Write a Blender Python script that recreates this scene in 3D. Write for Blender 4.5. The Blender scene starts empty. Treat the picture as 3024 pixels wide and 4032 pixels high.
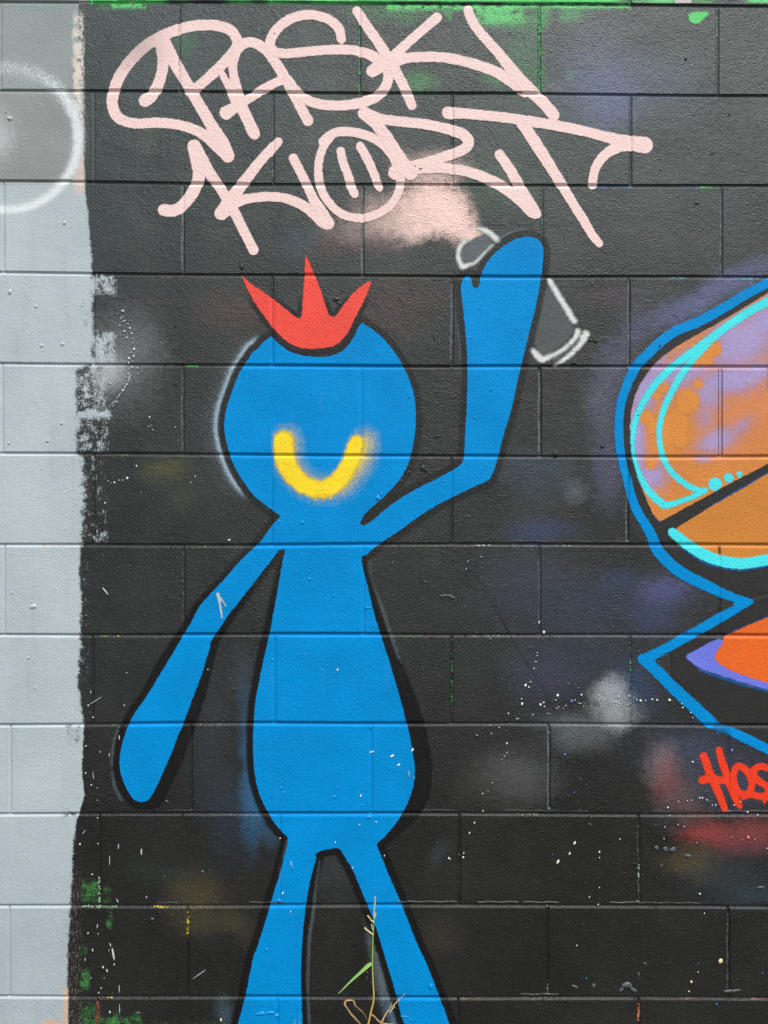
import bpy, math, random
import numpy as np
from mathutils import Vector, Matrix

R = math.radians
random.seed(7)
rng = np.random.default_rng(7)
scene = bpy.context.scene
C = scene.collection

# ------------------------------------------------------------------ camera, sky, sun, exposure
K = 0.4064 / 708.0            # metres on the wall per tracing unit
CX, CY, CZ = 1512.0, 2016.0, 1.326
DIST = 1.85
cam_d = bpy.data.cameras.new('camera')
cam = bpy.data.objects.new('camera', cam_d)
C.objects.link(cam)
cam.location = (0, -DIST, CZ)
cam.rotation_euler = (R(90), 0, 0)
cam_d.sensor_fit = 'VERTICAL'
cam_d.angle_y = 2 * math.atan(2016 * K / DIST)
cam_d.clip_start, cam_d.clip_end = 0.05, 500
scene.camera = cam

SUN_EL, SUN_AZ = 59.0, 26.0      # height of the light, degrees right of straight-on
w = bpy.data.worlds.new('World')
scene.world = w
w.use_nodes = True
wn = w.node_tree.nodes
sky = wn.new('ShaderNodeTexSky')
sky.sky_type = 'NISHITA'
sky.sun_disc = False
sky.sun_elevation = R(SUN_EL)
sky.sun_rotation = R(180 - SUN_AZ)
sky.air_density, sky.dust_density, sky.ozone_density = 1.0, 3.0, 0.6
w.node_tree.links.new(sky.outputs[0], wn['Background'].inputs[0])
wn['Background'].inputs[1].default_value = 0.12
sd_ = bpy.data.lights.new('sun', 'SUN')
sd_.energy, sd_.angle, sd_.color = 2.2, R(20), (1.0, 0.965, 0.91)
sun = bpy.data.objects.new('sun', sd_)
C.objects.link(sun)
a, e = R(SUN_AZ), R(SUN_EL)
to_sun = Vector((math.sin(a) * math.cos(e), -math.cos(a) * math.cos(e), math.sin(e)))
sun.rotation_euler = to_sun.to_track_quat('Z', 'Y').to_euler()
sun.location = to_sun * 20
scene.view_settings.view_transform = 'Standard'
scene.view_settings.look = 'None'
scene.view_settings.gamma = 1.0
scene.view_settings.use_curve_mapping = False
scene.view_settings.exposure = 0.5

# ------------------------------------------------------------------ small helpers
def lin(r, g, b, k=1.0):
    f = lambda c: (c / 255 / 12.92 if c <= 10.3 else ((c / 255 + 0.055) / 1.055) ** 2.4) * k
    return (f(r), f(g), f(b), 1.0)

def W(px, py, y=0.0):              # a traced point of the wall face -> world
    return Vector(((px - CX) * K, y, CZ - (py - CY) * K))

def front(px, py, d):              # a thing standing d metres before the wall that is seen at (px, py)
    s = (DIST - d) / DIST
    return Vector(((px - CX) * K * s, -d, CZ - (py - CY) * K * s))

def tag(o, label=None, cat=None, group=None, kind=None):
    if label: o['label'] = label
    if cat: o['category'] = cat
    if group: o['group'] = group
    if kind: o['kind'] = kind
    return o

def empty(name, loc, label, cat, group=None, kind=None):
    o = bpy.data.objects.new(name, None)
    o.empty_display_size = 0.05
    o.location = loc
    C.objects.link(o)
    return tag(o, label, cat, group, kind)

def link(name, me, mat, parent=None):
    o = bpy.data.objects.new(name, me)
    if mat and not me.materials:
        me.materials.append(mat)
    C.objects.link(o)
    if parent is not None:
        o.parent = parent
        o.matrix_parent_inverse = Matrix.Translation(-parent.location)
    return o

def mesh(name, v, f, smooth=False):
    me = bpy.data.meshes.new(name)
    me.from_pydata([tuple(p) for p in v], [], f)
    if smooth:
        me.polygons.foreach_set('use_smooth', [True] * len(me.polygons))
    me.update()
    return me

# tracing tiles: four by three overlapping crops, magnified S times
S = 1659 / 1010.0
OX, OY = (0, 1008, 2014), (0, 1008, 2016, 3022)
def T(c, r, pts):
    return [(OX[c] + p[0] / S, OY[r] + p[1] / S) + tuple(q / S for q in p[2:]) for p in pts]
def Zm(ox, oy, s, pts):
    return [(ox + p[0] / s, oy + p[1] / s) + tuple(q / s for q in p[2:]) for p in pts]

# ------------------------------------------------------------------ node helper
class N:
    def __init__(self, nt):
        self.nt, self.n, self.l = nt, nt.nodes, nt.links
    def new(self, t, **kw):
        nd = self.n.new(t)
        for k, v in kw.items(): setattr(nd, k, v)
        return nd
    def put(self, sock, v):
        if isinstance(v, bpy.types.NodeSocket): self.l.new(v, sock)
        elif v is not None: sock.default_value = v
    def math(self, op, a, b=None, c=None, clamp=False):
        nd = self.new('ShaderNodeMath', operation=op, use_clamp=clamp)
        for i, v in enumerate((a, b, c)): self.put(nd.inputs[i], v)
        return nd.outputs[0]
    def mix(self, f, a, b, blend='MIX'):
        nd = self.new('ShaderNodeMix', data_type='RGBA', blend_type=blend)
        self.put(nd.inputs[0], f); self.put(nd.inputs[6], a); self.put(nd.inputs[7], b)
        return nd.outputs[2]
    def rng(self, v, a, b, c=0.0, d=1.0, kind='SMOOTHSTEP'):
        nd = self.new('ShaderNodeMapRange', interpolation_type=kind)
        for i, q in enumerate((v, a, b, c, d)): self.put(nd.inputs[i], q)
        return nd.outputs[0]
    def noise(self, vec, scale, detail=2.0, rough=0.55, dist=0.0):
        nd = self.new('ShaderNodeTexNoise')
        self.put(nd.inputs['Vector'], vec)
        nd.inputs['Scale'].default_value = scale
        nd.inputs['Detail'].default_value = detail
        nd.inputs['Roughness'].default_value = rough
        nd.inputs['Distortion'].default_value = dist
        return nd.outputs['Fac']
    def vmul(self, v, s):
        nd = self.new('ShaderNodeVectorMath', operation='MULTIPLY')
        self.put(nd.inputs[0], v); nd.inputs[1].default_value = s
        return nd.outputs[0]

# shared relief of the many rolled coats: stipple, orange peel, scattered nodules (world space, so every coat agrees)
relief = bpy.data.node_groups.new('paint_relief', 'ShaderNodeTree')
relief.interface.new_socket('Strength', in_out='INPUT', socket_type='NodeSocketFloat').default_value = 1.0
relief.interface.new_socket('Normal', in_out='OUTPUT', socket_type='NodeSocketVector')
relief.interface.new_socket('Height', in_out='OUTPUT', socket_type='NodeSocketFloat')
g = N(relief)
gi, go = g.new('NodeGroupInput'), g.new('NodeGroupOutput')
pos = g.new('ShaderNodeNewGeometry').outputs['Position']
st1 = g.noise(pos, 270, 3.0, 0.62)
st2 = g.noise(pos, 75, 2.0, 0.5)
st3 = g.noise(pos, 9, 2.0, 0.5)
vo = g.new('ShaderNodeTexVoronoi', feature='F1'); g.put(vo.inputs['Vector'], pos); vo.inputs['Scale'].default_value = 42
nod = g.math('MULTIPLY', g.rng(vo.outputs['Distance'], 0.13, 0.02), g.rng(g.new('ShaderNodeSeparateColor').outputs[0], 0, 1))
sep = [n for n in relief.nodes if n.bl_idname == 'ShaderNodeSeparateColor'][0]
g.put(sep.inputs[0], vo.outputs['Color'])
gate = g.math('GREATER_THAN', sep.outputs[0], 0.72)
nod = g.math('MULTIPLY', g.rng(vo.outputs['Distance'], 0.16, 0.02), gate)
vo2 = g.new('ShaderNodeTexVoronoi', feature='F1'); g.put(vo2.inputs['Vector'], pos); vo2.inputs['Scale'].default_value = 110
sep2 = g.new('ShaderNodeSeparateColor'); g.put(sep2.inputs[0], vo2.outputs['Color'])
nod2 = g.math('MULTIPLY', g.rng(vo2.outputs['Distance'], 0.3, 0.05), g.math('GREATER_THAN', sep2.outputs[1], 0.62))
h = g.math('MULTIPLY_ADD', st1, 0.0017, g.math('MULTIPLY', st2, 0.0010))
h = g.math('MULTIPLY_ADD', nod, 0.0011, h)
h = g.math('MULTIPLY_ADD', nod2, 0.0008, h)
vo3 = g.new('ShaderNodeTexVoronoi', feature='F1'); g.put(vo3.inputs['Vector'], pos); vo3.inputs['Scale'].default_value = 230
sep3 = g.new('ShaderNodeSeparateColor'); g.put(sep3.inputs[0], vo3.outputs['Color'])
h = g.math('MULTIPLY_ADD', g.math('MULTIPLY', g.rng(vo3.outputs['Distance'], 0.35, 0.05), g.math('GREATER_THAN', sep3.outputs[1], 0.65)), 0.0005, h)
h = g.math('MULTIPLY_ADD', st3, 0.003, h)
bp = g.new('ShaderNodeBump'); bp.inputs['Distance'].default_value = 1.0
g.put(bp.inputs['Strength'], gi.outputs[0]); g.put(bp.inputs['Height'], h)
g.put(go.inputs[0], bp.outputs[0]); g.put(go.inputs[1], st1)

def relief_in(n, strength):
    gr = n.new('ShaderNodeGroup', node_tree=relief)
    n.put(gr.inputs[0], strength)
    return gr

# ------------------------------------------------------------------ the coat of paint on the blocks
G1, G2 = (0.045, 0.27, 0.075, 1), (0.10, 0.62, 0.16, 1)
PK = lin(250, 214, 201, .95)
CLOUDS = [
    (430, 1470, 80, 80, (0.50, 0.56, 0.57, 1), 0.95), (455, 1440, 190, 210, (0.24, 0.26, 0.26, 1), 0.42), (540, 1330, 130, 160, (0.2, 0.2, 0.2, 1), 0.25),
    (2380, 320, 210, 170, (0.095, 0.125, 0.22, 1), 0.75), (2400, 425, 130, 110, (0.10, 0.13, 0.25, 1), 0.6), (2640, 350, 130, 150, (0.09, 0.12, 0.18, 1), 0.35), (2300, 150, 260, 140, (0.09, 0.10, 0.13, 1), 0.45),
    (1650, 328, 80, 38, G1, 0.62), (1945, 312, 55, 35, G1, 0.5), (1950, 75, 100, 40, G2, 0.5), (2080, 65, 100, 45, G1, 0.6), (2070, 230, 80, 160, G1, 0.3), (1560, 50, 180, 40, G1, 0.4), (2260, 55, 60, 45, G1, 0.55), (720, 180, 60, 60, G1, 0.25), (1980, 720, 160, 120, (0.05, 0.12, 0.07, 1), 0.45), (2230, 290, 30, 40, (0.05, 0.2, 0.13, 1), 0.5),
    (1480, 900, 230, 70, PK, 0.22), (1520, 840, 160, 80, PK, 0.25), (1690, 640, 150, 60, PK, 0.35), (1590, 850, 130, 95, PK, 0.45), (1700, 690, 150, 55, PK, 0.55), (1660, 810, 120, 95, PK, 0.8), (1755, 840, 105, 100, PK, 1.0), (1790, 830, 70, 90, PK, 0.8), (1720, 800, 110, 80, PK, 0.9), (1800, 900, 90, 60, PK, 1.0, 25), (1690, 900, 150, 50, PK, 0.8), (1850, 940, 60, 40, PK, 0.9, 25),
    (1330, 960, 190, 60, (0.10, 0.035, 0.03, 1), 0.3), (1560, 1190, 190, 120, (0.10, 0.035, 0.03, 1), 0.3), (930, 1230, 160, 90, (0.09, 0.045, 0.03, 1), 0.4), (1180, 950, 90, 60, (0.03, 0.07, 0.09, 1), 0.45), (2420, 1175, 130, 60, (0.08, 0.04, 0.06, 1), 0.35),
    (650, 1845, 110, 50, (0.10, 0.10, 0.025, 1), 0.45), (720, 1960, 60, 60, (0.07, 0.08, 0.02, 1), 0.3),
    (2790, 1165, 380, 62, (0.12, 0.145, 0.32, 1), 0.6, -27), (2440, 1400, 90, 240, (0.10, 0.115, 0.19, 1), 0.35, 22), (2395, 1640, 75, 300, (0.10, 0.11, 0.19, 1), 0.42), (2330, 1560, 60, 60, (0.12, 0.12, 0.16, 1), 0.3), (2400, 1880, 70, 150, (0.09, 0.10, 0.18, 1), 0.4),
    (2100, 1840, 190, 60, (0.03, 0.055, 0.08, 1), 0.6), (2120, 1900, 160, 110, (0.03, 0.05, 0.07, 1), 0.45), (2260, 1930, 60, 50, (0.16, 0.19, 0.22, 1), 0.4),
    (2130, 2085, 150, 60, (0.028, 0.05, 0.12, 1), 0.7), (2060, 2250, 190, 120, (0.04, 0.045, 0.07, 1), 0.5), (2320, 2370, 420, 140, (0.028, 0.04, 0.075, 1), 0.65), (2620, 2325, 120, 65, (0.075, 0.085, 0.21, 1), 0.75), (2570, 2420, 120, 90, (0.03, 0.05, 0.12, 1), 0.6), (2440, 2280, 90, 60, (0.025, 0.05, 0.10, 1), 0.6),
    (2150, 2660, 150, 130, (0.045, 0.04, 0.09, 1), 0.6), (2290, 2580, 260, 150, (0.025, 0.04, 0.06, 1), 0.6), (2500, 2720, 130, 120, (0.02, 0.055, 0.13, 1), 0.6),
    (2405, 2765, 85, 100, (0.44, 0.49, 0.50, 1), 0.62), (2385, 2715, 70, 50, (0.5, 0.55, 0.57, 1), 0.32), (2430, 2800, 110, 70, (0.3, 0.33, 0.34, 1), 0.4), (2440, 2830, 90, 45, (0.30, 0.30, 0.30, 1), 0.45), (2270, 2850, 190, 60, (0.14, 0.17, 0.19, 1), 0.42), (2290, 2900, 150, 70, (0.13, 0.15, 0.16, 1), 0.5), (2060, 3050, 150, 110, (0.13, 0.145, 0.135, 1), 0.34), (1990, 3070, 190, 130, (0.09, 0.09, 0.085, 1), 0.35),
    (2720, 2950, 220, 120, (0.045, 0.06, 0.10, 1), 0.7), (2890, 3080, 230, 130, (0.05, 0.055, 0.09, 1), 0.7), (2870, 2820, 90, 45, (0.17, 0.05, 0.03, 1), 0.6),
    (2600, 3000, 80, 85, (0.26, 0.19, 0.19, 1), 0.5), (2630, 3060, 60, 85, (0.34, 0.06, 0.05, 1), 0.42), (2650, 3120, 80, 70, (0.17, 0.04, 0.035, 1), 0.5), (2700, 3180, 130, 50, (0.14, 0.035, 0.03, 1), 0.6, 25), (2780, 3285, 110, 55, (0.38, 0.045, 0.035, 1), 0.62, 10), (2950, 3275, 200, 60, (0.33, 0.06, 0.06, 1), 0.55), (2920, 3330, 190, 60, (0.20, 0.05, 0.06, 1), 0.5), (2680, 3130, 110, 130, (0.10, 0.11, 0.12, 1), 0.35),
    (2720, 3390, 120, 75, (0.10, 0.07, 0.025, 1), 0.6), (2850, 3440, 200, 90, (0.03, 0.045, 0.05, 1), 0.5), (2960, 3530, 150, 60, (0.025, 0.06, 0.07, 1), 0.5),
    (900, 3200, 90, 220, (0.02, 0.05, 0.085, 1), 0.35), (985, 3110, 45, 250, (0.03, 0.17, 0.34, 1), 0.6), (975, 2850, 40, 230, (0.025, 0.09, 0.17, 1), 0.5), (830, 2900, 110, 330, (0.03, 0.037, 0.045, 1), 0.55), (945, 2650, 60, 140, (0.04, 0.05, 0.06, 1), 0.5), (1050, 3270, 45, 100, (0.03, 0.10, 0.18, 1), 0.5, -25),
    (1500, 3830, 38, 190, (0.14, 0.19, 0.21, 1), 0.7, -14), (1545, 3995, 38, 90, (0.10, 0.20, 0.28, 1), 0.65, -10), (1330, 3440, 110, 130, (0.05, 0.06, 0.065, 1), 0.4), (1730, 3360, 40, 90, (0.035, 0.05, 0.055, 1), 0.5, 40),
    (770, 3530, 120, 120, (0.075, 0.06, 0.025, 1), 0.62), (800, 3640, 140, 60, (0.06, 0.05, 0.022, 1), 0.45), (930, 3640, 90, 60, (0.065, 0.055, 0.024, 1), 0.5, 45), (620, 3440, 140, 60, (0.02, 0.035, 0.02, 1), 0.5), (1730, 3690, 90, 90, (0.045, 0.04, 0.02, 1), 0.45),
    (880, 3980, 40, 80, (0.08, 0.14, 0.19, 1), 0.4),
]
wall_mats = {}
def wall_material(wx0, wy0, wx1, wy1):
    """The wall's coats as they are on one stretch of it: only the marks that reach that stretch go into its node tree."""
    near = lambda x0, y0, x1, y1: x1 > wx0 and x0 < wx1 and y1 > wy0 and y0 < wy1
    use = [s_ for s_ in CLOUDS if near(s_[0] - 1.6 * (s_[2] if len(s_) < 7 else max(s_[2:4])), s_[1] - 1.6 * (s_[3] if len(s_) < 7 else max(s_[2:4])), s_[0] + 1.6 * (s_[2] if len(s_) < 7 else max(s_[2:4])), s_[1] + 1.6 * (s_[3] if len(s_) < 7 else max(s_[2:4])))]
    left = wx0 < 520
    key = (tuple(use), left, wy0 < 110, wy0 if left else 0)
    if key in wall_mats: return wall_mats[key]
    m = wall_mats[key] = bpy.data.materials.new('painted_block'); m.use_nodes = True
    n = N(m.node_tree); bs = n.n['Principled BSDF']
    pos = n.new('ShaderNodeNewGeometry').outputs['Position']
    sp = n.new('ShaderNodeSeparateXYZ'); n.put(sp.inputs[0], pos)
    px = n.math('MULTIPLY_ADD', sp.outputs[0], 1 / K, CX)
    py = n.math('MULTIPLY_ADD', sp.outputs[2], -1 / K, CY + CZ / K)
    cv = n.new('ShaderNodeCombineXYZ'); n.put(cv.inputs[0], px); n.put(cv.inputs[1], py)
    wn_ = n.new('ShaderNodeTexNoise'); n.put(wn_.inputs['Vector'], pos)
    wn_.inputs['Scale'].default_value = 9.0; wn_.inputs['Detail'].default_value = 3.0; wn_.inputs['Roughness'].default_value = 0.6
    wv = n.new('ShaderNodeVectorMath', operation='MULTIPLY_ADD')
    n.put(wv.inputs[0], wn_.outputs['Color']); wv.inputs[1].default_value = (120, 120, 0); wv.inputs[2].default_value = (-60, -60, 0)
    wa = n.new('ShaderNodeVectorMath', operation='ADD'); n.put(wa.inputs[0], cv.outputs[0]); n.put(wa.inputs[1], wv.outputs[0])
    P2 = wa.outputs[0]
    fine = n.noise(pos, 330, 2.0, 0.6)
    mid = n.noise(pos, 60, 3.0, 0.6)
    big = n.noise(pos, 4.5, 3.0, 0.55)
    drag = n.noise(n.vmul(pos, (140, 30, 900)), 1.0, 2.0, 0.6)
    vert = n.noise(n.vmul(pos, (420, 60, 60)), 1.0, 2.0, 0.6)
    grain = n.math('MULTIPLY', n.math('SUBTRACT', n.math('ADD', n.math('MULTIPLY', fine, 0.65), n.math('MULTIPLY', mid, 0.35)), 0.5), 1.0)

    def ell(cx, cy, rx, ry, rot=0.0, warp=True):
        mp = n.new('ShaderNodeMapping', vector_type='TEXTURE')
        n.put(mp.inputs['Vector'], P2 if warp else cv.outputs[0])
        mp.inputs['Location'].default_value = (cx, cy, 0)
        mp.inputs['Rotation'].default_value = (0, 0, R(rot))
        mp.inputs['Scale'].default_value = (rx, ry, 1)
        gr = n.new('ShaderNodeTexGradient', gradient_type='SPHERICAL')
        n.put(gr.inputs[0], mp.outputs[0])
        return gr.outputs['Fac']
    def spray(col, cx, cy, rx, ry, c, dens, rot=0.0, k=1.5):
        e_ = ell(cx, cy, rx * 1.55, ry * 1.55, rot)
        f = n.math('MULTIPLY_ADD', n.math('MULTIPLY', grain, n.rng(e_, 0.0, 0.25)), k, e_)
        return n.mix(n.rng(f, 0.10, 1.0, 0.0, dens), col, c)
    def band(v, lo, hi, soft):
        return n.math('MULTIPLY', n.rng(v, lo - soft, lo + soft), n.rng(v, hi + soft, hi - soft))
    def box(x0, y0, x1, y1, sx, sy, wob=0.0):
        qx = n.math('MULTIPLY_ADD', n.math('SUBTRACT', n.math('ADD', n.math('MULTIPLY', drag, 0.5), mid), 0.75), wob * 1.5, px) if wob else px
        qy = n.math('MULTIPLY_ADD', n.math('SUBTRACT', n.math('ADD', n.math('MULTIPLY', vert, 0.5), mid), 0.75), wob * 1.3, py) if wob else py
        return n.math('MULTIPLY', band(qx, x0, x1, sx), band(qy, y0, y1, sy))
    def curve(pts, xmax, ymax):
        fc = n.new('ShaderNodeFloatCurve')
        cu = fc.mapping.curves[0]
        pts = sorted(pts)
        cu.points[0].location = (0, pts[0][1] / ymax); cu.points[1].location = (1, pts[-1][1] / ymax)
        for a_, b_ in pts: cu.points.new(a_ / xmax, b_ / ymax)
        for p_ in cu.points: p_.handle_type = 'VECTOR'
        fc.mapping.update()
        n.put(fc.inputs['Value'], n.math('DIVIDE', py, xmax))
        return n.math('MULTIPLY', fc.outputs[0], ymax)

    # black coats: cool, greenish above with paler sky sheen painted in, plain black lower down
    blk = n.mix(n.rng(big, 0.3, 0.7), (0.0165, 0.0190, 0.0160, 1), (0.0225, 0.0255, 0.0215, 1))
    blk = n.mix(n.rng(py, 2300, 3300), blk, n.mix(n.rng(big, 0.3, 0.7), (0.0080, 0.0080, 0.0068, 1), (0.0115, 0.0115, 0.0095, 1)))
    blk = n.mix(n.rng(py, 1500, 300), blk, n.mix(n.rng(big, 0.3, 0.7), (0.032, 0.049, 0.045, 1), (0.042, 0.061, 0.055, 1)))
    patchy = n.noise(n.vmul(pos, (1.3, 1, 1)), 2.6, 4.0, 0.65)
    blk = n.mix(1.0, blk, n.mix(n.rng(patchy, 0.30, 0.70), (0.62, 0.62, 0.60, 1), (1.22, 1.24, 1.24, 1)), 'MULTIPLY')
    scuff_glint = n.math('MULTIPLY', n.rng(n.noise(pos, 460, 2, 0.7), 0.62, 0.78), n.rng(n.noise(pos, 7, 2, 0.5), 0.3, 0.7, 0.25, 1.0))
    blk = n.mix(n.math('MULTIPLY', scuff_glint, 0.35), blk, (0.22, 0.22, 0.21, 1))  # pale scuffs, with small bright glints of the coat painted in
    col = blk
    # clouds of overspray: (x, y, rx, ry, colour, density, rotation)
    for s_ in use:
        col = spray(col, *s_[:4], s_[4], s_[5], s_[6] if len(s_) > 6 else 0.0)
    if near(430, 120, 2500, 900):
        f = n.math('MULTIPLY', n.math('MULTIPLY', n.rng(n.noise(pos, 520, 1, 0.5), 0.66, 0.74), n.rng(n.noise(pos, 16, 2, 0.6), 0.50, 0.68)), n.rng(ell(1480, 520, 1250, 480), 0.05, 0.3))
        col = n.mix(n.math('MULTIPLY', f, 0.75), col, PK)
    # rectangular dry-brush swipes of green along the top course
    for (x0, y0, x1, y1, c, d) in ((1525, 18, 2020, 40, G2, 0.95), (1875, 30, 2062, 92, G2, 0.72), (2125, 30, 2165, 100, G1, 0.75), (2205, 28, 2295, 85, G1, 0.5), (2014, 18, 2480, 32, G2, 0.9), (1750, 30, 1782, 78, G1, 0.9), (440, 12, 572, 33, G2, 1.0), (390, 24, 430, 40, G1, 0.7)):
        if not near(x0 - 40, y0 - 40, x1 + 40, y1 + 40): continue
        f = n.math('MULTIPLY', box(x0, y0, x1, y1, 4, 10, 40), n.rng(mid, 0.30, 0.55))
        col = n.mix(n.math('MULTIPLY', f, d), col, c)
    for (x0, y0, x1, y1, d, lo) in ((322, 3470, 388, 3548, 0.9, 0.50), (400, 3500, 440, 3560, 0.5, 0.54), (424, 3590, 442, 3655, 0.8, 0.50), (320, 3725, 345, 3758, 0.7, 0.52), (322, 3825, 352, 3890, 0.95, 0.46), (320, 3950, 378, 4045, 0.7, 0.50), (320, 4005, 560, 4060, 0.8, 0.52), (445, 3985, 470, 4040, 0.7, 0.50), (500, 3995, 530, 4050, 0.6, 0.52), (330, 4030, 900, 4300, 0.5, 0.54)):
        if not near(x0 - 40, y0 - 40, x1 + 40, y1 + 40): continue
        f = n.math('MULTIPLY', box(x0, y0, x1, y1, 6, 14, 26), n.rng(n.math('ADD', n.math('MULTIPLY', mid, 0.5), n.math('MULTIPLY', fine, 0.5)), lo - 0.06, lo + 0.08))
        col = n.mix(n.math('MULTIPLY', f, d), col, (0.05, 0.25, 0.055, 1))
    # course above: older layers show
    if wy0 < 0:
        tc = n.mix(n.rng(n.noise(pos, 6, 2, 0.5), 0.42, 0.6), (0.03, 0.035, 0.045, 1), G2)
        tc = n.mix(n.rng(n.noise(pos, 11, 2, 0.5), 0.62, 0.66), tc, (0.55, 0.5, 0.5, 1))
        col = n.mix(n.rng(py, 14, 8), col, tc)

    gm = 0.0
    if left:
        # pale grey coat on the left, its ragged rolled edge following the traced line
        xb = curve([(0, 309), (200, 311), (360, 316), (545, 322), (720, 332), (880, 350), (1008, 359), (1075, 360), (1090, 362), (1290, 366), (1440, 366), (1446, 305), (1620, 305), (1790, 306), (1800, 330), (1990, 330), (2146, 320), (2160, 318), (2260, 312), (2380, 322), (2490, 314), (2530, 318), (2690, 306), (2840, 328), (2900, 330), (3020, 322), (3060, 324), (3130, 334), (3200, 312), (3240, 300), (3330, 288), (3510, 280), (3700, 268), (3850, 265), (4032, 266), (4400, 266)], 4400.0, 600.0)
        am = curve([(0, 4), (700, 6), (900, 22), (1080, 26), (1300, 34), (1446, 48), (1800, 60), (2140, 60), (2160, 14), (2400, 30), (2700, 30), (2900, 12), (3200, 8), (3300, 16), (4032, 22), (4400, 22)], 4400.0, 600.0)
        edge = n.math('SUBTRACT', xb, px)
        rag = n.math('SUBTRACT', n.math('ADD', n.math('MULTIPLY', drag, 0.6), n.math('MULTIPLY', mid, 0.4)), 0.5)
        edge = n.math('MULTIPLY_ADD', n.math('MULTIPLY', rag, 3.0), am, edge)
        gm = n.rng(edge, -3.0, 3.0)
        tone = n.rng(big, 0.25, 0.75)
        up_ = n.mix(tone, lin(138, 149, 147, .95), lin(152, 161, 160, .95))
        mid_ = n.mix(tone, lin(134, 141, 137, .95), lin(150, 155, 151, .95))
        low = n.mix(tone, lin(176, 189, 191, .95), lin(188, 200, 202, .95))
        foot = n.mix(tone, lin(168, 181, 185, .95), lin(180, 192, 195, .95))
        grey = n.mix(n.rng(py, 352, 374), up_, mid_)
        grey = n.mix(n.rng(py, 716, 734), grey, low)
        grey = n.mix(n.rng(py, 3000, 3500), grey, foot)
        grey = n.mix(n.math('MULTIPLY', n.rng(n.noise(n.vmul(pos, (26, 1, 3.5)), 1.0, 3, 0.6), 0.5, 0.75), 0.22), grey, lin(150, 158, 156, .95))
        grey = n.mix(n.math('MULTIPLY', n.rng(n.noise(pos, 30, 3, 0.6), 0.60, 0.72), 0.25), grey, lin(165, 170, 168))
        grey = spray(grey, -40, 545, 110, 130, lin(215, 222, 220), 0.5)
        grey = n.mix(n.math('MULTIPLY', n.rng(fine, 0.70, 0.8), 0.5), grey, lin(120, 126, 128))
        # cream lip of an older coat, then tan plaster colour at the foot
        cream = n.math('MULTIPLY', box(286, 60, 330, 735, 6, 30, 30), n.rng(n.math('ADD', mid, n.math('MULTIPLY', vert, 0.6)), 0.62, 0.86))
        col = n.mix(gm, col, grey)
        col = n.mix(n.math('MULTIPLY', cream, n.rng(px, 270, 300)), col, lin(222, 214, 200, .95))
        f = n.math('MULTIPLY', box(296, 610, 330, 760, 5, 20, 24), 0.8)
        col = n.mix(f, col, lin(214, 196, 182, .95))
        # broken rolling: grey caught on the high spots of the black, by zones
        for (x0, y0, x1, y1, lo, hi) in ((362, 1092, 452, 1160, 0.42, 0.55), (366, 1310, 450, 1432, 0.40, 0.52), (360, 1446, 420, 1610, 0.44, 0.58), (288, 1480, 370, 1620, 0.50, 0.55), (300, 1615, 432, 1645, 0.36, 0.46), (304, 1640, 432, 1785, 0.49, 0.58), (330, 1808, 415, 1960, 0.54, 0.62), (318, 1960, 425, 2142, 0.54, 0.62), (290, 1500, 350, 1640, 0.52, 0.60), (318, 2215, 355, 2500, 0.56, 0.64), (312, 2520, 355, 2690, 0.55, 0.64), (375, 2095, 424, 2140, 0.48, 0.58)):
            if not near(x0 - 60, y0 - 60, x1 + 60, y1 + 60): continue
            f = n.math('MULTIPLY', box(x0, y0, x1, y1, 4, 6, 60), n.rng(n.math('ADD', n.math('MULTIPLY', mid, 0.45), n.math('ADD', n.math('MULTIPLY', fine, 0.3), n.math('MULTIPLY', vert, 0.25))), lo, hi))
            col = n.mix(f, col, low)
        # black dragged back over the grey edge
        for (x0, y0, x1, y1, lo, hi) in ((300, 1446, 322, 1640, 0.52, 0.60), (330, 1150, 362, 1290, 0.55, 0.60), (268, 2862, 322, 2930, 0.50, 0.58), (246, 3200, 300, 3212, 0.4, 0.5)):
            if not near(x0 - 60, y0 - 60, x1 + 60, y1 + 60): continue
            f = n.math('MULTIPLY', box(x0, y0, x1, y1, 6, 6, 40), n.rng(n.math('ADD', n.math('MULTIPLY', mid, 0.5), n.math('MULTIPLY', drag, 0.5)), lo, hi))
            col = n.mix(f, col, (0.03, 0.031, 0.03, 1))
        tan = lin(205, 180, 158, .95)
        f = n.math('MULTIPLY', box(262, 3440, 318, 4420, 8, 60, 30), n.rng(n.math('ADD', n.math('MULTIPLY', vert, 0.6), n.math('MULTIPLY', fine, 0.4)), 0.52, 0.66))
        col = n.mix(n.math('MULTIPLY', f, 0.75), col, lin(176, 160, 146, .9))
        f = n.math('MAXIMUM', box(248, 3890, 268, 4400, 3, 20, 12), n.rng(n.math('MULTIPLY_ADD', rag, 0.6, ell(205, 4062, 78, 58, 0, False)), 0.12, 0.2))
        col = n.mix(f, col, tan)
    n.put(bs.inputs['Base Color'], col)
    rg = n.rng(gm, 0, 1, 0.40, 0.55) if left else 0.40
    n.put(bs.inputs['Roughness'], n.math('ADD', n.math('MULTIPLY_ADD', mid, 0.16, n.math('SUBTRACT', rg, 0.16)), n.math('MULTIPLY', patchy, 0.18)))
    n.put(bs.inputs['Normal'], relief_in(n, n.rng(gm, 0, 1, 1.2, 0.7) if left else 1.2).outputs[0])
    return m

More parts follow.
